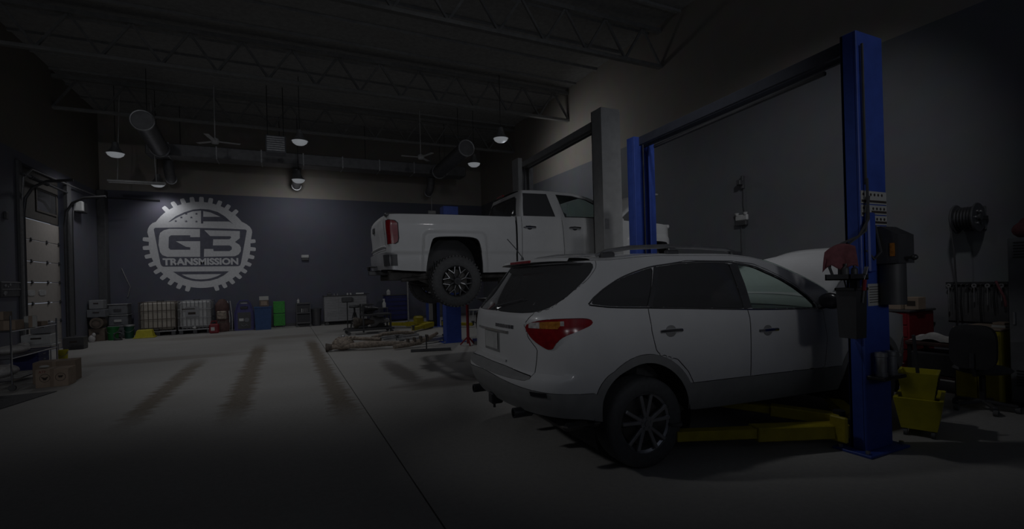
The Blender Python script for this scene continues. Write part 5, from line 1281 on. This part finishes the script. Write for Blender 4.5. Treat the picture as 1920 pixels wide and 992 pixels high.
B(-.05,0,-.32,.32,-.02,.02,.004).build('rail','dark_metal',t);B(-.02,0,-.31,.31,-.52,-.02).build('back_board','trim_dark',t,0)
for k in range(9):
    yy=-.27+.068*k;h=MB();h.cyl((-.05,yy,-.01),(-.09,yy,-.015),.006,n=6);h=h.build('hook','steel',t)
    L_=(.20,.34,.26,.50,.22,.30,.44,.25,.36)[k]
    if k in (1,3,6): m=MB();m.tube([(-.075,yy,-.02),(-.075,yy+.012,-.02-L_*.5),(-.07,yy,-.02-L_)],.011,6);m.build('hanging_chain','dark_metal',h)
    else:
        m=MB();m.bar((-.075,yy,-.03),(-.075,yy,-.03-L_),.022,.010,.002,up=(0,1,0));m.lathe([(.012,-.008),(.028,-.008),(.028,.008),(.012,.008)],(-.075,yy,-.03),'x',10);m.build('hanging_wrench','dark_metal' if k%2 else 'galv',h)
m=MB();m.tube([(-.08,-.22,.03),(-.09,-.25,-.05),(-.09,-.30,-.18),(-.08,-.31,-.30)],.014,6);m.build('pink_strap','red_cloth',t)
t=thing('wall_camera','small black wall bracket high on the right wall','bracket',(8.45,6.76,3.40));B(-.06,0,-.03,.03,-.12,.14,.006).build('plate','black_plastic',t);B(-.16,-.06,-.04,.05,-.05,.05,.01).build('housing','black_plastic',t);m=MB();m.tube([(-.02,0,-.1),(-.02,.01,-.45),(-.02,-.02,-.62)],.010,6);m.build('cable','black_plastic',t)
t=emergency(8.45,6.80,2.70,'white twin-head emergency light on the right wall below the black bracket',-math.pi/2)
t.rotation_euler=(0,0,-math.pi/2)
for k in (-1,1):
    m=MB();m.lathe([(0,0),(.03,0),(.045,.05),(.0,.055)],(k*.10,-.05,.05),'z',12);m.build('lamp_head','white_plastic',t)
m=MB();m.tube([(-.03,-.02,-.16),(-.03,-.02,-.9)],.008,6);m.build('cable','dark_metal',t)
# red tool cart with clutter
t=thing('tool_cart','red rolling tool cart loaded with boxes by the right wall','tool cart',(7.95,3.95,0))
B(-.32,.32,-.36,.36,.12,.98,.012).build('body','red_paint',t);B(-.34,.34,-.38,.38,.98,1.01,.006).build('top','black_plastic',t)
for k in range(5): d=B(-.335,-.318,-.34,.34,.15+.165*k,.30+.165*k,.004).build('drawer','red_paint',t,0);B(-.35,-.335,-.3,.3,.275+.165*k,.29+.165*k,.003).build('drawer_pull','galv',d,0)
for x in (-.25,.25):
    for y in (-.28,.28): m=MB();m.lathe([(0,-.02),(.06,-.02),(.06,.02),(0,.02)],(x,y,.06),'y',14);m.build('caster','rubber',t)
B(-.36,-.34,.02,.12,.55,.92,.004).build('hanging_tag','yellow_plastic',t)
t=thing('parts_box','open carton of red parts on the red tool cart','box',(7.85,3.885,1.01));B(-.16,.16,-.17,.17,0,.14,.006).build('carton','cardboard',t)
for k in range(4): m=MB();m.ell((-.08+.05*k,-.08+.055*k,.16),(.05,.05,.035),10,7);m.build('red_part','red_cloth',t)
t=thing('parts_box','white topped red box stacked behind the open carton','box',(8.15,4.06,1.01));B(-.12,.12,-.14,.14,0,.22,.01).build('carton','red_paint',t);B(-.12,.12,-.13,.13,.22,.26,.015).build('lid','white_plastic',t)
t=thing('parts_tray','black tray on the near left edge of the red cart','tray',(7.80,4.22,1.01));B(-.14,.14,-.09,.09,0,.05,.01).build('tray','black_plastic',t);m=MB();m.cyl((-.1,-.05,.06),(.1,.05,.07),.012,n=8);m.build('ratchet','steel',t)
t=thing('tool_box','yellowish carton on the right end of the red cart','box',(7.86,3.62,1.01));B(-.10,.10,-.08,.08,0,.17,.006).build('carton','cardboard',t);B(-.101,-.098,-.05,.05,.05,.12).build('print','ink',t,0)
# low bench with cloth
t=thing('shop_bench','low dark red rolling bench between the red cart and the yellow cabinet','bench',(7.62,3.26,0))
B(-.24,.24,-.30,.27,.58,.63,.01).build('top','maroon',t);B(-.22,.22,-.28,.25,.18,.21,.006).build('shelf','maroon',t)
for x in (-.2,.2):
    for y in (-.26,.23): B(x-.02,x+.02,y-.02,y+.02,0,.58).build('leg','dark_metal',t,0)
B(-.21,.21,-.26,.24,.21,.50,.02).build('storage_box','black_plastic',t)
m=MB();n=14
for i in range(n+1):
    for j in range(n+1):
        x=-.16+.32*i/n;y=-.24+.48*j/n;e=max(0,1-((x/.17)**2+(y/.26)**2));m.v.append((x,y,.015+.12*e**.5*(.55+.45*math.sin(17*x+3)*math.cos(13*y))))
for i in range(n):
    for j in range(n): a=i*(n+1)+j;m.f.append((a,a+n+1,a+n+2,a+1))
o=m.build('shop_cloth','white_cloth',None,60,(7.56,3.26,.628));tag(o,'crumpled white cloth heaped on the low red bench','cloth')
# yellow cabinet
t=thing('safety_cabinet','yellow metal cabinet with papers on top beside the grey locker','cabinet',(7.55,2.74,0))
B(-.30,.30,-.20,.21,.0,.84,.012).build('body','lift_yellow',t)
for y0,y1 in ((-.19,.0),(.01,.20)): d=B(-.318,-.30,y0,y1,.04,.80,.006).build('door','lift_yellow',t);B(-.33,-.318,(y0+y1)/2-.02,(y0+y1)/2+.02,.40,.50,.004).build('latch','dark_metal',d)
B(-.31,.31,-.21,.22,.84,.865,.006).build('top','cardboard',t)
t=thing('paper_stack','small stack of cartons on the yellow cabinet right corner','box',(7.48,2.60,.865));B(-.10,.10,-.06,.06,0,.03,.004).build('lower_sheet','paper',t);B(-.09,.08,-.05,.055,.03,.06,.004).build('upper_sheet','cardboard',t)
# chair
t=thing('shop_chair','black swivel shop chair in front of the yellow cabinet','chair',(6.85,2.57,0),.1)
m=MB();Mx=Matrix.Translation((-.20,0,.70))
for i in range(2): pass
m.prism([(.19*(abs(math.cos(a))**.55)*(1 if math.cos(a)>0 else -1),.715+.235*(abs(math.sin(a))**.55)*(1 if math.sin(a)>0 else -1)) for a in [2*math.pi*(k+.5)/32 for k in range(32)]],'x',-.24,-.17);m.build('backrest','bin_black',t,40)
m=MB();m.ell((.05,0,.45),(.25,.25,.055),20,8);m.build('seat','fabric_dark',t,60)
m=MB();m.tube([(0,0,.40),(-.17,0,.41),(-.25,0,.50),(-.25,0,.65)],.022,7);m.build('back_bracket','black_plastic',t)
m=MB();m.cyl((.05,0,.1),(.05,0,.42),.028,n=12);m.build('gas_column','dark_metal',t)
for k in range(5):
    a=2*math.pi*k/5;l=MB();l.bar((.05,0,.10),(.05+.27*math.cos(a),.27*math.sin(a),.075),.045,.035,.008);l=l.build('base_leg','black_plastic',t);m=MB();m.lathe([(0,-.02),(.033,-.02),(.033,.02),(0,.02)],(.05+.27*math.cos(a),.27*math.sin(a),.033),'y',12);m.build('caster','rubber',l)
# locker
t=thing('steel_locker','tall dark grey steel locker with louvres at the right edge','locker',(7.55,2.20,0))
B(-.25,.25,-.30,.28,.06,1.88,.008).build('body','locker_grey',t)
for y0,y1 in ((-.29,-.015),(-.005,.27)):
    d=B(-.268,-.25,y0,y1,.09,1.86,.005).build('door','locker_grey',t)
    for z0 in (1.66,.25):
        for k in range(6): m=MB();m.bar((-.272,(y0+y1)/2,z0+.03*k),(-.272,(y0+y1)/2+.0001,z0+.03*k),.01,.01) if 0 else m.box(-.278,-.266,(y0+y1)/2-.09,(y0+y1)/2+.09,z0+.032*k,z0+.032*k+.013);m.build('louver','dark_metal',d,0)
    B(-.285,-.266,y1-.05,y1-.03,.92,1.06,.004).build('handle','galv',d)
for y in (-.26,.24): B(-.24,.24,y-.03,y+.03,0,.06).build('foot','dark_metal',t,0)
m=MB();m.ell((0,0,.09),(.14,.13,.10),14,9);m.ell((.03,.02,.17),(.06,.06,.06),10,7);o=m.build('cloth_bundle','red_cloth',None,60,(7.46,2.36,1.88));tag(o,'reddish cloth bundle on top of the grey locker','cloth')
# mop bucket
t=thing('mop_bucket','yellow wringer mop bucket beside the near blue column','mop bucket',(5.52,2.52,0),.35)
m=MB();m.add([(-.23,-.13,.07),(.23,-.13,.07),(.23,.13,.07),(-.23,.13,.07),(-.28,-.18,.36),(.30,-.17,.36),(.30,.17,.36),(-.28,.18,.36),(-.24,-.15,.36),(.26,-.14,.36),(.26,.14,.36),(-.24,.15,.36),(-.20,-.11,.10),(.20,-.11,.10),(.20,.11,.10),(-.20,.11,.10)],[(0,3,2,1),(0,1,5,4),(1,2,6,5),(2,3,7,6),(3,0,4,7),(4,5,9,8),(5,6,10,9),(6,7,11,10),(7,4,8,11),(8,9,13,12),(9,10,14,13),(10,11,15,14),(11,8,12,15),(12,13,14,15)]);m.build('tub','yellow_plastic',t,0)
wr=MB();wr.add([(-.22,-.11,.34),(.02,-.11,.34),(.02,.11,.34),(-.22,.11,.34),(-.26,-.15,.60),(.06,-.15,.60),(.06,.15,.60),(-.26,.15,.60),(-.24,-.13,.60),(.04,-.13,.60),(.04,.13,.60),(-.24,.13,.60),(-.2,-.09,.36),(.0,-.09,.36),(.0,.09,.36),(-.2,.09,.36)],[(0,1,5,4),(1,2,6,5),(2,3,7,6),(3,0,4,7),(4,5,9,8),(5,6,10,9),(6,7,11,10),(7,4,8,11),(8,9,13,12),(9,10,14,13),(10,11,15,14),(11,8,12,15),(12,13,14,15)]);wr=wr.build('wringer','yellow_plastic',t,0)
for i in range(6):
    for j in range(5):
        f_=j/5;B(-.215-.02*f_+i*.043,-.195-.02*f_+i*.043,-.118-.036*f_-.006,-.118-.036*f_+.004,.38+.042*j,.40+.042*j).build('drain_slot','ink',wr,0)
m=MB();m.cyl((-.10,-.02,.15),(-.22,.02,.95),.014,n=8);m.build('mop_handle','black_plastic',t)
m=MB();m.tube([(.28,-.17,.36),(.40,-.10,.30),(.42,0,.24),(.40,.10,.30),(.28,.17,.36)],.006,6);m.build('bail_handle','dark_metal',t)
for x in (-.2,.2):
    for y in (-.1,.1): m=MB();m.lathe([(0,-.014),(.035,-.014),(.035,.014),(0,.014)],(x,y,.035),'y',12);m.build('caster','rubber',t)
# ---------------------------------------------------------------- left side: shelf cart and boxes
t=thing('shelf_cart','chrome wire shelf cart loaded with boxes and bags at the left edge','shelf cart',(-4.42,11.4,0))
for x in (-.42,.42):
    for y in (-.88,.85):
        m=MB();m.cyl((x,y,.10),(x,y,1.08 if y>0 else 1.22),.014,n=8);p_=m.build('post','chrome',t);m=MB();m.lathe([(0,-.018),(.05,-.018),(.05,.018),(0,.018)],(x,y,.05),'y',14);m.build('caster','rubber',p_)
for z in (.16,.52,.96):
    f_=MB();f_.tube([(-.42,-.88,z),(.42,-.88,z),(.42,.85,z),(-.42,.85,z)],.010,6,True);f_=f_.build('shelf_frame','chrome',t)
    for k in range(16): m=MB();m.cyl((-.42,-.8+.105*k,z),(.42,-.8+.105*k,z),.004,n=5);m.build('shelf_wire','chrome',f_)
SX,SY=-4.42,11.4
def carton(name,x,y,z,w_,d,h,mt,label,rz=0,tape=True):
    t=thing(name,label,'box',(x,y,z),rz);B(-w_/2,w_/2,-d/2,d/2,0,h,.005).build('carton',mt,t,0)
    if tape: B(-.025,.025,-d/2-.002,d/2+.002,h*.0+.002,h+.002).build('tape','cardboard_dark' if mt=='cardboard' else 'cardboard',t,0)
    return t
carton('cardboard_box',-4.20,10.9,.972,.34,.30,.16,'cardboard','open tan carton on the top shelf of the wire cart')
carton('cardboard_box',-4.26,10.95,1.137,.20,.18,.14,'brown_box','dark brown carton stacked on the tan carton of the wire cart',.2)
carton('cardboard_box',-4.05,11.35,.972,.16,.2,.20,'paper','small white carton at the front of the wire cart top shelf',.3)
carton('cardboard_box',-4.15,11.75,.972,.30,.26,.08,'cardboard','flat tan carton at the far end of the wire cart top shelf')
m=MB();m.ell((0,0,.11),(.19,.2,.13),16,10);m.ell((.05,-.05,.22),(.09,.09,.07),12,8);o=m.build('plastic_bag','white_cloth',None,60,(-4.60,10.75,.972));tag(o,'bulging white plastic bag on the top shelf at the left edge','bag')
m=MB();m.ell((0,0,.07),(.22,.3,.075),16,10);m.ell((.08,.16,.11),(.09,.1,.06),12,8);o=m.build('plastic_bag','white_cloth',None,60,(-4.30,11.35,.532));tag(o,'flattened white bag on the middle shelf of the wire cart','bag')
m=MB();m.ell((0,0,.10),(.24,.36,.11),16,10);o=m.build('plastic_bag','white_cloth',None,60,(-4.35,11.0,.172));tag(o,'greyish bag slumped on the bottom shelf of the wire cart','bag')
t=thing('drawer_unit','small dark blue drawer unit on the wire cart bottom shelf','drawers',(-4.28,11.95,.172));B(-.18,.18,-.24,.24,0,.32,.008).build('body','blue_navy',t)
for k in range(3): d=B(.18,.19,-.22,.22,.02+.10*k,.11+.10*k).build('drawer','blue_navy',t,0);B(.19,.2,-.05,.05,.06+.10*k,.075+.10*k).build('pull','galv',d,0)
bx1=carton('cardboard_box',-3.52,10.72,0,.42,.34,.30,'cardboard','front cardboard box with a round winged mark on the floor')
for cx,fl in ((-.09,1),(.11,0)):
    m=MB();m.lathe([(.062,-.1722),(.068,-.1722),(.068,-.170),(.062,-.170)],(cx,0,.16),'y',24);m.build('printed_ring','ink',bx1)
    m=MB();m.prism([(cx-.05,.185),(cx,.165),(cx+.05,.185),(cx+.012,.12),(cx,.128),(cx-.012,.12)] if fl else [(cx-.035,.185),(cx+.035,.185),(cx+.02,.15),(cx-.02,.15)],'y',-.170,-.1722);m.build('printed_emblem','ink',bx1,0)
text_mesh('ATF',.055,.0008,'printed_letters','red_paint',bx1,(-.12,-.1715,.245),(math.pi/2,0,0))
carton('cardboard_box',-3.66,11.22,0,.56,.36,.37,'cardboard_dark','rear taller cardboard box behind the winged mark box',.05)
t=thing('paper_cup','crumpled white paper on the corner of the front cardboard box','paper',(-3.68,10.75,.302));m=MB();m.ell((0,0,.025),(.07,.05,.025),10,6);m.build('wad','paper',t)
t=thing('floor_mat','dark rubber mat on the floor before the wire cart','mat',(-4.15,9.55,0));m=MB();m.prism([(-.95,-1.0),(.55,-.95),(.86,.48),(-.95,.50)],'z',0.001,.012);m.build('mat','black_plastic',t,0)
for k in range(6): B(-.9,.4,-.85+.22*k,-.84+.22*k,.012,.015).build('ridge','black_plastic',t,0)
# appliance stack by the door, yellow tub, black case
t=thing('shop_table','small white folding table behind the wire cart','table',(-4.92,14.2,0));B(-.28,.28,-.25,.25,.40,.44,.01).build('top','white_plastic',t)
for x in (-.24,.24):
    for y in (-.2,.2): m=MB();m.cyl((x,y,0),(x,y,.40),.014,n=8);m.build('leg','galv',t)
crate('appliance',-4.92,14.2,.44,.50,.40,.22,'white_plastic','white appliance box on the small folding table','appliance')
crate('heater_box',-4.86,14.2,.675,.34,.3,.24,'grey_tool','grey heater standing on the white appliance box','heater')
bucket(-4.52,14.15,.09,.28,'yellow_plastic','slim yellow pail beside the folding table')
crate('battery_case',-5.22,17.2,0,.44,.34,.34,'black_plastic','black case on the floor before the overhead door','case',None)
# sign with two rows of marks on a stand by the door
t=thing('key_board','black two-row tag board on the left wall beside the overhead door','board',(XL+.0,14.78,1.68))
B(0,.035,-.50,.50,-.17,.17,.008).build('board','black_plastic',t)
for z in (.155,.0): B(.035,.045,-.48,.48,z-.012,z+.004).build('row_strip','galv',t,0)
for y,z,r in ((-.36,-.09,.05),(-.30,-.07,.03),(-.33,.08,.035),(-.12,.10,.03),(-.22,.06,.02)):
    m=MB();m.cyl((.035,y,z),(.05,y,z),r,n=12);m.build('tag_disc','galv',t)
# door opener box and conduits on the left wall
t=thing('opener_box','pale door opener box high on the left wall past the overhead door','box',(XL+.02,18.75,4.12))
B(0,.22,-.16,.16,-.16,.16,.02).build('housing','dark_metal',t);B(.02,.23,-.30,-.16,-.14,.16,.02).build('motor_cover','white_plastic',t)
m=MB();m.tube([(.08,-.2,.2),(.08,-.35,.12),(.08,-.55,-.2),(.07,-.6,-.9),(.07,-.6,-3.8)],.022,7);m.build('conduit','dark_metal',t)
m=MB();m.tube([(XL+.05,DY0-.05,.4),(XL+.05,DY0-.05,3.6),(XL+.07,DY0+.05,4.35),(XL+.1,DY0+.4,4.62),(XL+.1,DY1+.2,4.66),(XL+.1,20.4,4.74)],.022,7);o=m.build('air_line','galv',None);tag(o,'grey pipe arching over the overhead door along the left wall','pipe')
B_=MB();B_.box(XL,XL+.05,14.55,14.66,3.25,3.42,.01);o=B_.build('wall_switch','black_plastic',None);tag(o,'small black switch box high on the left wall at the picture edge','switch')
# ---------------------------------------------------------------- lamps in use
def added_flood(p,a,lb,k):  # unseen floodlight, added to light the middle of the shop from behind
    t=thing('added_flood_lamp',lb,'lamp',p,group='added floodlights behind the viewer')
    d=(Vector(a)-Vector(p)).normalized();t.rotation_euler=d.to_track_quat('-Z','Y').to_euler()
    m=MB();m.lathe([(0,.30),(.15,.29),(.17,.2),(.36,.02),(.38,.02),(.2,.22),(.17,.32),(0,.33)],n=24);m.build('housing','black_plastic',t,50)
    spot('added_flood_light',p,a,ADDED_FLOOD_W*k,FLOOD_CONE,FLOOD_BLEND,.30)
def added_work_light(x,y,h,aim,label):  # unseen tripod lamp, added to brighten the SUV side
    t=thing('added_work_light',label,'lamp',(x,y,0))
    for k in range(3):
        a=2*math.pi*k/3;m=MB();m.cyl((0,0,.75),(.45*math.cos(a),.45*math.sin(a),0.01),.014,n=8);m.build('leg','dark_metal',t)
    m=MB();m.cyl((0,0,.6),(0,0,h-.02),.02,n=10);m.build('mast','dark_metal',t)
    B(-.16,.16,-.08,.02,h,h+.24,.02).build('lamp_head','yellow_plastic',t)
    spot('added_work_spot',(x,y+.06,h+.12),aim,ADDED_WORK_W,math.radians(66),1.0,.34)
added_work_light(-2.6,-4.5,2.5,(2.2,8,3.6),'added yellow tripod work light, unseen behind the viewer on the left')
added_work_light(1.6,-4.5,2.5,(4.4,8,3.6),'added yellow tripod work light, unseen behind the viewer on the right')
for p,a,lb,k in zip(ADDED_FLOODS,FLOOD_AIM,('leftmost added black floodlight under the roof behind the viewer','middle added black floodlight under the roof behind the viewer','rightmost added black floodlight under the roof behind the viewer'),(2.0,1,1)): added_flood(p,a,lb,k)
for x,y,z,lb,k,aim in ((-4.35,17.7,5.6,'high bay lamp at far left near the overhead door',1.2,None),(-3.85,20.35,5.25,'high bay lamp close above the gear emblem left edge',.4,(-3.7,20.7,3)),(.54,15.35,5.8,'high bay lamp beside the unit heater',1.1,None),(.58,18.75,5.35,'high bay lamp washing the middle of the back wall',.75,(.75,20.9,3.4)),(5.98,13.1,5.8,'high bay lamp right of the right duct',1.1,(8.45,12.6,4.6)),(6.25,16.05,5.75,'high bay lamp in front of the right duct end',1.2,None)):
    bay(x,y,z,lb,BAY_W*k,aim)
bay(4.2,1.6,6.6,'added high bay lamp, unseen above the near lift bay, aimed at the right wall',200,(8.45,6.8,1.3),64)  # out of view, added to brighten the right wall
bay(-1.0,9.4,6.95,'added high bay lamp, unseen over the open floor before the tyre stains',135,(1.2,10.2,0),88)  # out of view, added to brighten the middle of the floor
bay(1.2,4.6,6.6,'added high bay lamp, unseen over the rear of the silver vehicle',120,(4.6,4.9,1.5),62)  # out of view, added to lift the SUV hood and shoulder
bay(-5.0,6.6,5.4,'added high bay lamp, unseen by the left wall, aimed at the tailgate of the silver vehicle',150,(1.75,4.1,1.25),24)  # out of view, added as a narrow fill on the SUV tailgate
